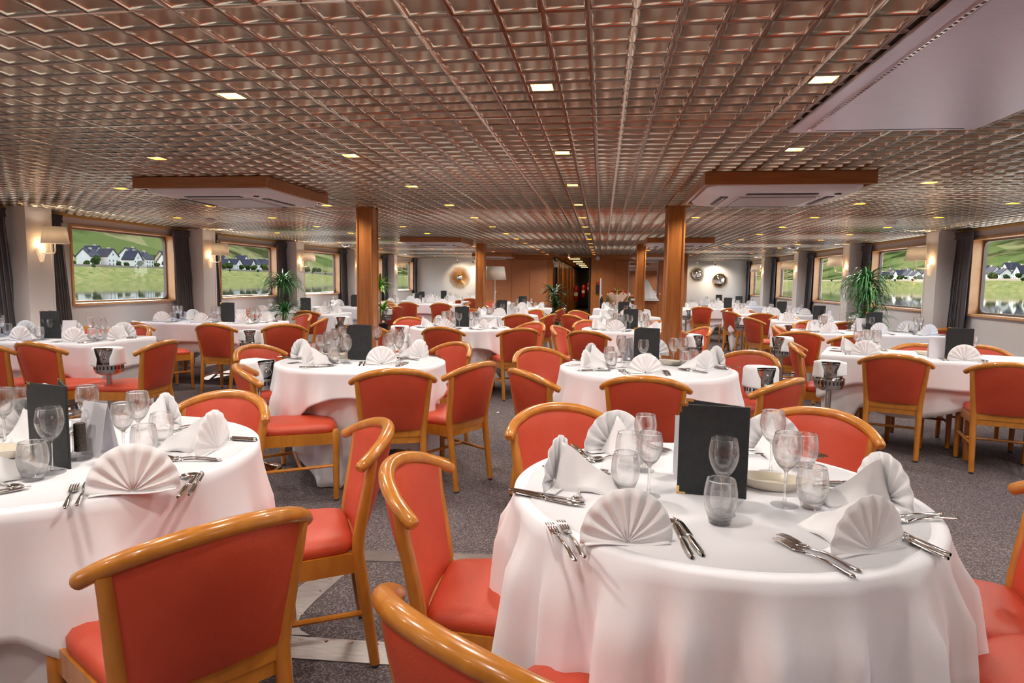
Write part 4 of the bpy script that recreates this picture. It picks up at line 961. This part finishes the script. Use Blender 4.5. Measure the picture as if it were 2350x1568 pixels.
def make_dish():
    r = thing('oval_dish', 'x', 'dish', group='cream oval dishes')
    def ov(rx, z, ear):
        P_ = []
        for k in range(36):
            a = 2*pi*k/36; e = ear*max(0, abs(cos(a))-0.86)/0.14; P_.append((rx*(1+e)*cos(a), rx*0.62*sin(a), z))
        return P_
    m = MB(); rg = [ov(0.055, 0, 0), ov(0.07, 0.006, 0), ov(0.088, 0.028, 0.02), ov(0.092, 0.031, 0.22), ov(0.086, 0.031, 0.18), ov(0.066, 0.009, 0), ov(0.04, 0.006, 0)]
    vs = [p for q_ in rg for p in q_]; m.add(vs, [(a*36+k, a*36+(k+1) % 36, (a+1)*36+(k+1) % 36, (a+1)*36+k) for a in range(len(rg)-1) for k in range(36)]+[tuple(6*36+k for k in range(36)), tuple(range(36))[::-1]])
    m.build('bowl', M_dish, r)
    return freeze(r)
DS = make_dish()
def make_mill():
    r = thing('pepper_mill', 'x', 'pepper mill', group='clear pepper mills')
    MB().lathe([(0, 0), (0.029, 0), (0.030, 0.016), (0.025, 0.022), (0.022, 0.026)], 20).build('base', M_base, r)
    MB().lathe([(0.022, 0.026), (0.020, 0.06), (0.020, 0.118), (0.0, 0.118)], 20).build('barrel', M_glass, r)
    MB().lathe([(0.0, 0.026), (0.017, 0.026), (0.016, 0.112), (0, 0.112)], 16).build('peppercorn_filling', M_pepper, r)
    MB().lathe([(0.018, 0.119), (0.027, 0.126), (0.029, 0.140), (0.022, 0.152), (0.009, 0.158), (0, 0.158)], 20).build('head', M_glass, r)
    MB().lathe([(0.008, 0.158), (0.008, 0.162), (0.012, 0.168), (0.009, 0.178), (0, 0.180)], 14).build('cap_knob', M_steel, r)
    return freeze(r)
PM = make_mill()
USED = set()
def uniq(lb):
    k = lb; 
    if k in USED: print('DUP LABEL', k)
    USED.add(k); return lb
def setting(key, pos, out, seat, far, glass=True, cut=True, ori=None, tum=True, wg=2, gl=None):
    """one place: pos = napkin spot, out = unit vector towards the diner"""
    nm = TB[key][0]; o = Vector((out[0], out[1], 0)); t = Vector((-o.y, o.x, 0))     # t: the diner's left when facing in is +(-t)
    rnd = random.Random(key+seat); P0 = Vector((pos[0], pos[1], ZI)); where = 'at the %s place of the %s' % (seat, nm)
    rz = atan2(o.y, o.x)+pi/2
    place(NAPs if far else NAP, uniq('white fan napkin '+where), P0, rz+rnd.uniform(-.25, .25) if ori is None else ori, 'fan folded napkins', rnd.uniform(0.93, 1.06))
    if glass:
        g = P0-o*0.235-t*0.05
        place(WGs if far else WG, uniq('tall wine glass '+where), g-o*0.03+t*0.06, 0, 'clear wine glasses')
        if wg > 1: place(WGs if far else WG2, uniq('smaller wine glass '+where), g+t*0.125-o*0.015, 0, 'clear wine glasses', 0.93 if far else 1)
        if tum: place(TMs if far else TM, uniq('water tumbler '+where), g+o*0.055+t*0.075, 0, 'clear water tumblers')
    if cut:
        for k, nmz in enumerate(('inner', 'outer')):
            place(KN, uniq('%s knife %s' % (nmz, where)), P0+t*(0.125+0.021*k)-o*(0.015+0.012*k), rz+rnd.uniform(-.05, .05)-0.08, 'table knives')
            place(FK, uniq('%s fork %s' % (nmz, where)), P0-t*(0.120+0.026*k)-o*(0.055-0.015*k), rz+rnd.uniform(-.05, .05)+0.10, 'table forks')
        place(SP, uniq('dessert spoon '+where), P0-o*0.105+t*0.10, rz-pi/2+rnd.uniform(-.2, .2)+0.3, 'table spoons')
SEATN = {-90: 'near', -30: 'near right', 30: 'far right', 90: 'far', 150: 'far left', 210: 'near left', -60: 'near right', 0: 'right', 60: 'far right', 120: 'far left', 180: 'left', 240: 'near left'}
NAPPX = {  # measured napkin spots on the four closest tables
 'T1': [(1270, 1108, 'left', 164), (1405, 1030, 'far left', 120), (1440, 1250, 'near', -78), (2035, 1150, 'right', 15), (2000, 1268, 'near right', -62), (1762, 1030, 'far right', 92)],
 'T2': [(305, 1133, 'near right', -62), (497, 1032, 'right', 5), (392, 972, 'far right', 62), (70, 995, 'far left', 118), (-110, 1120, 'near left', -125)],
 'T3': [(875, 838, 'near', -82), (703, 838, 'near left', 225), (688, 818, 'left', 165), (965, 822, 'near right', -22), (940, 803, 'far right', 38), (812, 798, 'far', 95)],
 'T4': [(1481, 858, 'near', -88), (1340, 845, 'near left', 200), (1352, 825, 'far left', 150), (1622, 850, 'near right', -40), (1648, 838, 'far right', 20), (1500, 815, 'far', 90)],
}
for key, (nm, kind, d) in TB.items():
    c = CEN[key]
    if key in NAPPX:
        for px, py, seat, ang in NAPPX[key]:
            p = at(px, py, ZI); a = R_(ang)
            setting(key, p, (cos(a), sin(a)), seat, False, glass=(key not in ('T1', 'T2')), wg=2 if key != 'T4' else 1, ori=a+pi/2)
    elif kind == 'r':
        ph0 = {'T5': (-100, -40, 15, 80, 140, 205), 'T6': (-115, -50, 10, 75, 140, 190)}.get(key, (-90, -30, 30, 90, 150, 210))
        for a, sn in zip(ph0, ('near', 'near right', 'far right', 'far', 'far left', 'near left')):
            a = R_(a); setting(key, c+Vector((cos(a), sin(a), 0))*(d[2]-0.13), (cos(a), sin(a)), sn, True, cut=key in ('T5', 'T6'), wg=2 if key in ('T5', 'T6') else 1)
    else:
        cx, cy, L, W, rot = d; ro = R_(rot); far = cy > 6.6
        seats = [(-0.32, -1, 'near left'), (0.28, -1, 'near right'), (-0.30, 1, 'far left'), (0.30, 1, 'far right')]
        if L > 1.45: seats = [(-0.34, -1, 'near left'), (0.0, -1, 'near middle'), (0.34, -1, 'near right'), (-0.34, 1, 'far left'), (0.0, 1, 'far middle'), (0.34, 1, 'far right')]
        seats += [(-0.44 if key[0] == 'R' else 0.44, 0, 'aisle end')]
        for u, s_, sn in seats:
            if s_: lx, ly, ox, oy = u*L, s_*(W/2-0.12), 0, s_
            else: lx, ly, ox, oy = u*L, 0.02, (1 if u > 0 else -1), 0
            p = Vector((cx+lx*cos(ro)-ly*sin(ro), cy+lx*sin(ro)+ly*cos(ro), 0)); o = (ox*cos(ro)-oy*sin(ro), ox*sin(ro)+oy*cos(ro))
            setting(key, p, o, sn, far, cut=key in ('L1', 'L2', 'R1', 'R2'), glass=(s_ != 0) or key in ('L1', 'R1'), wg=1 if (s_ == 0 or cy > 8.0) else 2)
# measured glasses on the two front tables (px, py of the foot)
for proto, cat, lst in ((WG, 'tall wine glass', [(1655, 1180, 'T1', 'close before the menu, behind the front tumbler'), (1800, 1160, 'T1', 'in front of the oval dish'), (1768, 1085, 'T1', 'behind the oval dish'),
                                              (120, 1086, 'T2', 'before the menu, behind the front tumbler'), (12, 1020, 'T2', 'at the frame edge left of the menu'), (205, 1010, 'T2', 'behind the pepper mill'), (320, 1030, 'T2', 'in the far glass cluster')]),
                        (WG2, 'small wine glass', [(1488, 1138, 'T1', 'left of the menu'), (1478, 1080, 'T1', 'behind the left tumblers'), (285, 1048, 'T2', 'right of the tent card'), (55, 1000, 'T2', 'behind the menu')]),
                        (TM, 'water tumbler', [(1651, 1202, 'T1', 'standing nearest the front rim'), (1434, 1128, 'T1', 'left of the menu'), (1440, 1072, 'T1', 'behind the other left tumbler'), (1861, 1166, 'T1', 'right of the oval dish'), (1845, 1075, 'T1', 'behind the dish glasses'),
                                              (78, 1102, 'T2', 'standing nearest the menu front'), (372, 1020, 'T2', 'beside the far napkin'), (332, 1055, 'T2', 'behind the near napkin'), (225, 1000, 'T2', 'behind the tent card')])):
    for px, py, tb, ph in lst:
        place(proto, uniq('%s %s, %s' % (cat, ph, TB[tb][0])), at(px, py, ZI), 0, 'clear water tumblers' if proto is TM else 'clear wine glasses')
# menus: px of the middle, table, rotation
for key, px, py, rz in [('T1', 1630, 1138, -6), ('T2', 115, 1068, -14), ('T3', 824, 826, 4), ('T4', 1482, 832, -4), ('T5', 1060, None, -4), ('T6', 1448, None, -8), ('T7', 1151, None, 0), ('T8', 1431, None, -4), ('T9', 1199, None, 0),
                        ('L1', 117, 777, 8), ('L2', 523, 739, 6), ('L3', 701, None, 4), ('L4', 815, None, 6), ('L5', 960, None, 0), ('L6', 967, None, 0), ('L7', 1018, None, 0),
                        ('R1', 2198, 826, -20), ('R2', 2008, None, -6), ('R3', 1881, None, -8), ('R4', 1794, None, -4), ('R5', 1670, None, -4), ('R6', 1695, None, 0), ('R7', 1649, None, 0)]:
    if py: p = at(px, py, ZI)
    else:
        p = at_y(px, 700, CEN[key].y+0.02); p.z = ZI
    place(MN, uniq('black menu folder standing on the %s' % TB[key][0]), p, R_(rz), 'standing black menu folders')
    if key in ('T4', 'T5', 'T6', 'T7', 'L1', 'L2', 'R1', 'R2', 'R4', 'R3'):
        left = key in ('T4', 'T6', 'R2', 'R1')
        q_ = p+Vector((-0.115 if left else 0.145, 0.09, 0)) if key not in ('L1', 'L2', 'T5') else p+Vector((0.17, 0.03, 0))
        place(TC, uniq('white tent card beside the menu of the %s' % TB[key][0]), q_, R_(rz+(70 if left and key in ('T4', 'T6') else 10)), 'white tent cards')
place(TC, uniq('white tent card beside the pepper mill on the front left round table'), at(225, 1040, ZI), R_(-16), 'white tent cards')
place(TC, uniq('white tent card half hidden behind the menu of the front right round table'), at(1626, 1098, ZI), R_(-4), 'white tent cards').scale = (1.75, 1, 1.1)
for key, p in [('T2', at(186, 1053, ZI)), ('T5', CEN['T5']+Vector((0.12, 0.15, ZI))), ('R2', CEN['R2']+Vector((-.2, .1, ZI)))]:
    place(PM, uniq('clear pepper mill of the %s' % TB[key][0]), p, 0, 'clear pepper mills')
for key, px, py, rz in [('T1', 1768, 1120, -12), ('T2', -8, 1050, 0), ('L1', 183, 778, 20), ('L2', 573, 736, 0), ('R1', 2128, 815, -25), ('R2', 1958, 753, 0), ('T4', 1545, 838, 0), ('T3', 775, 822, 0)]:
    place(DS, uniq('cream oval dish on the %s' % TB[key][0]), at(px, py, ZI), R_(rz), 'cream oval dishes')
# ------------------------------------------------------------------ ice bucket stands
def make_stand():
    r = thing('ice_bucket_stand', 'x', 'bucket stand', group='chrome ice bucket stands')
    MB().lathe([(0, 0), (0.135, 0), (0.14, 0.008), (0.11, 0.02), (0.05, 0.032), (0.024, 0.05), (0, 0.05)], 28).build('base', M_steel, r)
    MB().lathe([(0.02, 0.04), (0.02, 0.53), (0.028, 0.545), (0.0, 0.548)], 14).build('pole', M_steel, r)
    m = MB(); m.lathe([(0, 0.545), (0.06, 0.546), (0.095, 0.562), (0.102, 0.585), (0.104, 0.625), (0.108, 0.632), (0.106, 0.636), (0.100, 0.628)], 32)
    for k in range(24):
        a = 2*pi*k/24; m.add([(0.1045*cos(a+d), 0.1045*sin(a+d), z) for d, z in ((-.05, .592), (.05, .592), (.05, .618), (-.05, .618))], [(0, 1, 2, 3)], 1)
    m.build('basket', [M_steel, M_black], r)
    b_ = MB().lathe([(0, 0.556), (0.078, 0.556), (0.083, 0.562), (0.098, 0.74), (0.104, 0.746), (0.104, 0.752), (0.096, 0.750), (0.080, 0.57), (0, 0.566)], 32).build('bucket', M_steel, r)
    for sg in (-1, 1):
        MB().lathe([(0, 0.0), (0.012, 0.0), (0.012, 0.012), (0, 0.014)], 10, M=Matrix.Translation((sg*0.094, 0, 0.705)) @ Matrix.Rotation(sg*pi/2, 4, 'Y')).build('handle_boss', M_steel, b_)
        MB().tube([(sg*0.108, 0.022*cos(a), 0.685+0.022*sin(a)) for a in np.linspace(0, 2*pi, 17)], 0.003, 6).build('ring_handle', M_steel, b_)
    return freeze(r)
ST = make_stand()
def drape(seed, rz):
    rnd = random.Random(seed); h1, h2 = rnd.uniform(0.10, 0.15), rnd.uniform(0.09, 0.15); w = rnd.uniform(0.082, 0.095)
    def fn(u, v):
        s = (v-0.5)*2; L = 0.104+(h1 if s < 0 else h2); d = abs(s)*L; sg = 1 if s > 0 else -1
        if d < 0.100: x, z = sg*d, 0.756+0.006*cos(d*12)
        elif d < 0.116: t = (d-0.100)/0.016; x, z = sg*(0.100+0.012*sin(t*pi/2)), 0.757-0.010*(1-cos(t*pi/2))
        else: q_ = d-0.116; x, z = sg*(0.112+0.10*q_*0.6+0.004*sin(u*9)), 0.747-q_
        ww = w*(1+0.25*max(0, d-0.1)/0.1)
        y = (u-0.5)*2*ww; x = sg*(abs(x)-(0.112-sqrt(max(0, 0.112**2-min(abs(y), 0.105)**2)))*min(1, max(0, d-0.06)/0.05))
        return (x, y, z+0.004*sin(5*u+seed))
    return MB().grid(fn, 10, 40)
STN = [(248, 800, 'in front of the first left window table', 20), (573, 760, 'before the second left window table', 30), (605, 833, 'squeezed left of the second left round table', 70), (785, 728, 'right of the second left window table', 10),
       (886, 711, 'behind the near left column', 0), (918, 750, 'left of the third left round table', 15), (1738, 858, 'squeezed right of the second right round table', 10), (1905, 832, 'left of the first right window table', -15),
       (1795, 776, 'left of the second right window table', -40), (1704, 731, 'left of the third right window table', -60), (1590, 770, 'just right of the near right column', 30), (1575, 712, 'far behind the near right column', 20), (1800, 747, 'before the third right window table', 20), (1066, 703, 'before the far left column', 10)]
OV = {2: Vector((-2.32, 4.12, 0)), 6: Vector((1.09, 4.60, 0))}
for k, (px, py, ph, rz) in enumerate(STN):
    p = OV.get(k) or at(px, py, 0.75); p.z = 0
    place(ST, uniq('chrome ice bucket stand '+ph), p, R_(rz+90), 'chrome ice bucket stands')
    o = drape(k, rz).build('service_napkin', M_nap, ang=60, loc=p, rz=R_(rz), solid=0.0016); tag(o, 'white napkin over the ice bucket '+ph, 'napkin', 'napkins on ice buckets')
# ------------------------------------------------------------------ bouquet table
def bottle(px, col, neckm, label, h=0.30):
    p = at_y(px, 700, 14.0); r = thing('wine_bottle', label, 'bottle', (p.x, p.y, ZI), 0, 'wine bottles on the bouquet table')
    s_ = h/0.30
    MB().lathe([(0, 0), (0.036, 0), (0.037, 0.01), (0.037, 0.18*s_), (0.030, 0.205*s_), (0.015, 0.235*s_), (0.0135, 0.298*s_), (0, h)], 20).build('body', col, r)
    MB().lathe([(0.0145, 0.236*s_), (0.0145, 0.299*s_), (0, 0.301*s_)], 16).build('capsule', neckm, r)
    MB().grid(lambda u, v: (0.0378*sin((u-0.5)*3.4), -0.0378*cos((u-0.5)*3.4), 0.05+0.09*v), 12, 1).build('label_sticker', M_menu if col is M_botd else M_card, r)
bottle(1380, M_botd, M_dish, 'dark red wine bottle leftmost on the bouquet table')
bottle(1394, M_botg, M_gold, 'green wine bottle with gold neck on the bouquet table', 0.33)
bottle(1444, M_botg, M_card, 'olive wine bottle with white neck right of the bouquet', 0.33)
p = at_y(1419, 700, 14.1); r = thing('flower_bouquet', 'red flower bouquet in sheer wrapping on the farthest round table', 'bouquet', (p.x, p.y, ZI)); rnd = random.Random(3)
def wrapf(u, v):
    a = 2*pi*u; rr = 0.035+0.20*max(0, v-0.35)**0.9+0.02*sin(6*a)*v; return (rr*cos(a)*1.25, rr*sin(a)*0.8, 0.02+0.30*v+0.035*v*sin(5*a+1))
MB().grid(wrapf, 40, 8, closed=True).build('wrapping', M_wrap, r, solid=0.001)
for k in range(26):
    a = rnd.uniform(0, 2*pi); q_ = sqrt(rnd.random())*0.17; x, y = q_*cos(a), q_*sin(a)*0.7; z = 0.40-q_*0.45+rnd.uniform(-.02, .02)
    m = MB()
    for j in range(7):
        b_ = 2*pi*j/7; m.grid(lambda u, v: (x+0.032*v*cos(b_+(u-0.5)*0.9), y+0.032*v*sin(b_+(u-0.5)*0.9), z+0.012*v*v*2+0.004*sin(u*pi)), 4, 3)
    m.lathe([(0.012, 0), (0.013, 0.012), (0.0, 0.02)], 8, c=(x, y, z)); m.build('flower', M_yelfl if k % 5 == 0 else M_redfl, r, ang=60)
m = MB(); blades(m, rnd, 18, 0.20, 0.02, 0.28, 1.3, 1.0); m.build('greenery', M_leafl, r)
# ------------------------------------------------------------------ outside: river, banks, villages, vineyard hills
ZW = -0.55
M_water = mat('river_water', (0.02, 0.024, 0.014), 0.03, spec=0.6)
n, l, b = nodes(M_water); tc = n.new('ShaderNodeTexCoord'); mp = n.new('ShaderNodeMapping'); mp.inputs['Scale'].default_value = (0.25, 0.6, 1)
nz = n.new('ShaderNodeTexNoise'); nz.inputs['Scale'].default_value = 1.2; nz.inputs['Detail'].default_value = 2; bp = n.new('ShaderNodeBump'); bp.inputs['Strength'].default_value = 0.012; bp.inputs['Distance'].default_value = 0.2
l.new(tc.outputs['Object'], mp.inputs[0]); l.new(mp.outputs[0], nz.inputs['Vector']); l.new(nz.outputs['Fac'], bp.inputs['Height']); l.new(bp.outputs[0], b.inputs['Normal'])
M_bank = noise_col(mat('bank_grass', (0.2, 0.25, 0.08), 0.95, spec=0.0), 0.35, [(0.3, (0.042, 0.056, 0.016)), (0.5, (0.072, 0.080, 0.028)), (0.72, (0.115, 0.098, 0.052))], detail=8)
M_hill = mat('vineyard_hill', (0.2, 0.26, 0.08), 0.95, spec=0.0)
n, l, b = nodes(M_hill); tc = n.new('ShaderNodeTexCoord'); nz = n.new('ShaderNodeTexVoronoi'); nz.inputs['Scale'].default_value = 0.016; nz2 = n.new('ShaderNodeTexNoise'); nz2.inputs['Scale'].default_value = 0.02; nz2.inputs['Detail'].default_value = 8
wv = n.new('ShaderNodeTexWave'); wv.inputs['Scale'].default_value = 0.12; wv.inputs['Distortion'].default_value = 1.5
for q_ in (nz, nz2, wv): l.new(tc.outputs['Object'], q_.inputs['Vector'])
r1 = ramp(n, [(0.2, (0.036, 0.052, 0.016)), (0.5, (0.056, 0.070, 0.024)), (0.8, (0.095, 0.092, 0.042))]); l.new(nz.outputs['Color'], r1.inputs[0])
r2 = ramp(n, [(0.42, (0.05, 0.085, 0.03)), (0.52, (1, 1, 1))]); l.new(nz2.outputs['Fac'], r2.inputs[0])
mx = n.new('ShaderNodeMixRGB'); mx.blend_type = 'MULTIPLY'; mx.inputs[0].default_value = 0.8; l.new(r1.outputs[0], mx.inputs[1]); l.new(r2.outputs[0], mx.inputs[2])
m2 = n.new('ShaderNodeMixRGB'); m2.blend_type = 'MULTIPLY'; m2.inputs[0].default_value = 0.3; l.new(mx.outputs[0], m2.inputs[1]); l.new(wv.outputs['Color'], m2.inputs[2]); l.new(m2.outputs[0], b.inputs['Base Color'])
M_hw = mat('house_white', (0.55, 0.53, 0.48), 0.85, spec=0.0); M_hb = mat('house_beige', (0.40, 0.33, 0.23), 0.85, spec=0.0); M_slate = noise_col(mat('slate_roof', (0.07, 0.07, 0.085), 0.6, spec=0.0), 1.5, [(0.3, (0.03, 0.03, 0.036)), (0.7, (0.05, 0.05, 0.058))]); M_hwin = mat('house_window', (0.05, 0.055, 0.06), 0.3)
M_tree = noise_col(mat('tree_foliage', (0.05, 0.09, 0.025), 0.9, spec=0.0), 0.8, [(0.35, (0.012, 0.026, 0.006)), (0.65, (0.036, 0.056, 0.015))], detail=6)
M_quay = mat('quay_stone', (0.2, 0.17, 0.13), 0.9, spec=0.0)
for side, sg in (('left', -1), ('right', 1)):
    x0 = sg*6.4; D = 205.0
    struct(MB().add([(sg*6.7, -150, ZW), (sg*D*1.02, -150, ZW), (sg*D*1.02, 1500, ZW), (sg*6.7, 1500, ZW)], [(0, 1, 2, 3)] if sg < 0 else [(3, 2, 1, 0)]), 'river_water_'+side, M_water, smooth=False)
    ph = 1.3 if sg > 0 else 0.2
    def terr(u, v):
        y = -150+1650*v; t = u; wob = 4*sin(y*0.013+ph)+2.5*sin(y*0.05+ph)
        if t < 0.12: q_ = t/0.12; return (sg*(D+wob+q_*22), y, ZW-0.4+q_*5.6+0.5*sin(y*0.21)*q_*(1-q_)*4)
        if t < 0.30: q_ = (t-0.12)/0.18; return (sg*(D+wob*(1-q_)+22+q_*38), y, 5.0+q_*2)
        q_ = (t-0.30)/0.70; hh = 120+30*sin(y*0.004+ph*2)+14*sin(y*0.013+ph)
        return (sg*(D+60+q_*330), y, 7+hh*q_**1.15+5*sin(y*0.02+q_*7)*q_)
    m = MB(); nu, nv = 36, 220; m.grid(terr, nu, nv)
    m.m = [0 if (k % nu)/nu < 0.30 else 1 for k in range(nu*nv)]
    if sg > 0: m.f = [f_[::-1] for f_ in m.f]
    struct(m, 'ground_bank_'+side, [M_bank, M_hill])
    struct(MB().box(*sorted((sg*(D+27), sg*(D+27.5))), 120, 900, 4.0, 6.3), 'trim_quay_'+side, M_quay, smooth=False)
    rnd = random.Random(21 if sg < 0 else 22); Y_lo, Y_hi = (225, 500) if sg < 0 else (345, 660); y = Y_lo; k = 0
    cols = ['white', 'cream', 'beige']
    while y < Y_hi:
        w = rnd.uniform(6, 9); dpt = rnd.uniform(6, 9); h = rnd.uniform(3.9, 5.4); rf = rnd.uniform(3.0, 4.6); gable = rnd.random() < 0.5
        row = k % 3 == 2; xx = D+39+(15 if row else 0)+rnd.uniform(0, 3); zz = 5.6+(2.0 if row else 0)
        mt = M_hb if rnd.random() < 0.28 else M_hw; k += 1
        r = thing('village_house', '%s gabled slate roofed house, %s along the %s bank village' % ('beige' if mt is M_hb else 'white', 'number word', side), 'house', (sg*xx, y+w/2, zz), 0, 'village houses on the far bank')
        r['label'] = '%s slate roofed house, the %s along the %s river bank' % ('beige' if mt is M_hb else 'white', (ordinal(k-1) if k <= 16 else ordinal(k-17)+' past the sixteenth'), side)
        wl_ = MB().box(-dpt/2, dpt/2, -w/2, w/2, -2, h)
        if gable:
            for xs in (-dpt/2, dpt/2): wl_.add([(xs, -w/2, h), (xs, w/2, h), (xs, 0, h+rf)], [(0, 1, 2)])
            rp = [((-dpt/2-.4, -w/2-.5, h-.4), (dpt/2+.4, -w/2-.5, h-.4), (dpt/2+.4, 0, h+rf), (-dpt/2-.4, 0, h+rf)), ((-dpt/2-.4, w/2+.5, h-.4), (dpt/2+.4, w/2+.5, h-.4), (dpt/2+.4, 0, h+rf), (-dpt/2-.4, 0, h+rf))]
        else:
            for ys in (-w/2, w/2): wl_.add([(-dpt/2, ys, h), (dpt/2, ys, h), (0, ys, h+rf)], [(0, 1, 2)])
            rp = [((-dpt/2-.5, -w/2-.4, h-.4), (-dpt/2-.5, w/2+.4, h-.4), (0, w/2+.4, h+rf), (0, -w/2-.4, h+rf)), ((dpt/2+.5, -w/2-.4, h-.4), (dpt/2+.5, w/2+.4, h-.4), (0, w/2+.4, h+rf), (0, -w/2-.4, h+rf))]
        wl_.build('walls', mt, r, smooth=False)
        ro_ = MB()
        for q_ in rp: ro_.add(q_, [(0, 1, 2, 3)])
        ro_ = ro_.build('roof', M_slate, r, smooth=False, solid=0.3)
        MB().box(-0.5, 0.5, w*0.2-.5, w*0.2+.5, h+rf*0.4, h+rf+0.8).build('chimney', M_hb, ro_, smooth=False)
        xf = -sg*(dpt/2+0.04)
        for zl in (0.8, 2.6):
            for q_ in range(3):
                yy = -w/2+w*(q_+0.5)/3; MB().add([(xf, yy-.38, zl), (xf, yy+.38, zl), (xf, yy+.38, zl+1.0), (xf, yy-.38, zl+1.0)], [(0, 1, 2, 3)]).build('window', M_hwin, r, smooth=False)
        if gable: MB().add([(xf, -.35, h+.2), (xf, .35, h+.2), (xf, .35, h+1.2), (xf, -.35, h+1.2)], [(0, 1, 2, 3)]).build('window', M_hwin, r, smooth=False)
        y += w+rnd.uniform(1.4, 3.0)
    for k in range(46):
        yy = Y_lo-20+(Y_hi-Y_lo+40)*(k+rnd.uniform(0.4, 0.6))/46; s_ = rnd.uniform(1.4, 2.7); low = k % 4 == 3
        if low: s_ *= 0.5
        r = thing('bank_tree', '%s tree, the %s along the %s river bank' % ('low bushy' if low else 'round crowned', ordinal(k % 16)+(' past the sixteenth' if k >= 16 else '')+(' twice' if 48 > k >= 32 else ''), side), 'tree', (sg*(D+(rnd.uniform(12, 20) if low else rnd.uniform(28.5, 31))), yy, 4.4 if low else 5.2), 0, 'trees along the far bank')
        MB().tube([(0, 0, -1), (0, 0, s_*0.9)], 0.12*s_, 6).build('trunk', M_trunk, r)
        m = MB()
        for j in range(9):
            a = rnd.uniform(0, 6.28); q_ = rnd.uniform(0, 0.55)*s_; rr = s_*rnd.uniform(0.42, 0.62); cz = s_*(0.9+rnd.uniform(0, 0.75))
            def blob(u, v):
                th, fi = 2*pi*u, pi*v; rg = rr*(1+0.16*sin(5*th+j)*sin(4*fi)+0.10*sin(9*th+3*fi))
                return (q_*cos(a)+rg*sin(fi)*cos(th), q_*sin(a)+rg*sin(fi)*sin(th), cz+rg*cos(fi)*0.9)
            m.grid(blob, 12, 8, closed=True)
        m.build('crown', M_tree, r, ang=180)
# ------------------------------------------------------------------ daylight
w = bpy.data.worlds.new('sky'); S.world = w; w.use_nodes = True; n, l = w.node_tree.nodes, w.node_tree.links
bg = n['Background']; tc = n.new('ShaderNodeTexCoord'); sp = n.new('ShaderNodeSeparateXYZ'); l.new(tc.outputs['Generated'], sp.inputs[0])
rp = ramp(n, [(0.0, (0.95, 0.96, 1.0)), (0.25, (0.80, 0.88, 1.0)), (1.0, (0.45, 0.62, 1.0))]); l.new(sp.outputs['Z'], rp.inputs[0]); l.new(rp.outputs[0], bg.inputs[0]); bg.inputs[1].default_value = WORLD
sun = bpy.data.lights.new('sun', 'SUN'); sun.energy = SUN; sun.angle = R_(0.8); sun.color = (1, 0.94, 0.85)
so = bpy.data.objects.new('sun', sun); COL.objects.link(so)
sd = Vector((-0.41*0.87, 0.91*0.87, 0.49)).normalized(); so.rotation_euler = sd.to_track_quat('Z', 'Y').to_euler()
S.view_settings.view_transform = 'Standard'; S.view_settings.look = 'None'; S.view_settings.gamma = 1; S.view_settings.use_curve_mapping = False
S.view_settings.exposure = EXPO
cy = S.cycles
cy.use_denoising = True; cy.max_bounces = 14; cy.diffuse_bounces = 5; cy.glossy_bounces = 4; cy.transmission_bounces = 12; cy.transparent_max_bounces = 24
cy.sample_clamp_indirect = 30; cy.caustics_reflective = False; cy.caustics_refractive = False; cy.use_light_tree = True; cy.blur_glossy = 0.5
for root in list(KIDS):
    o = bpy.data.objects.get(root)
    if o is not None and not o.get('used'):
        for c in list(o.children):
            for g in list(c.children): bpy.data.objects.remove(g)
            bpy.data.objects.remove(c)
        bpy.data.objects.remove(o)
for o in bpy.data.objects:
    if 'used' in o: del o['used']
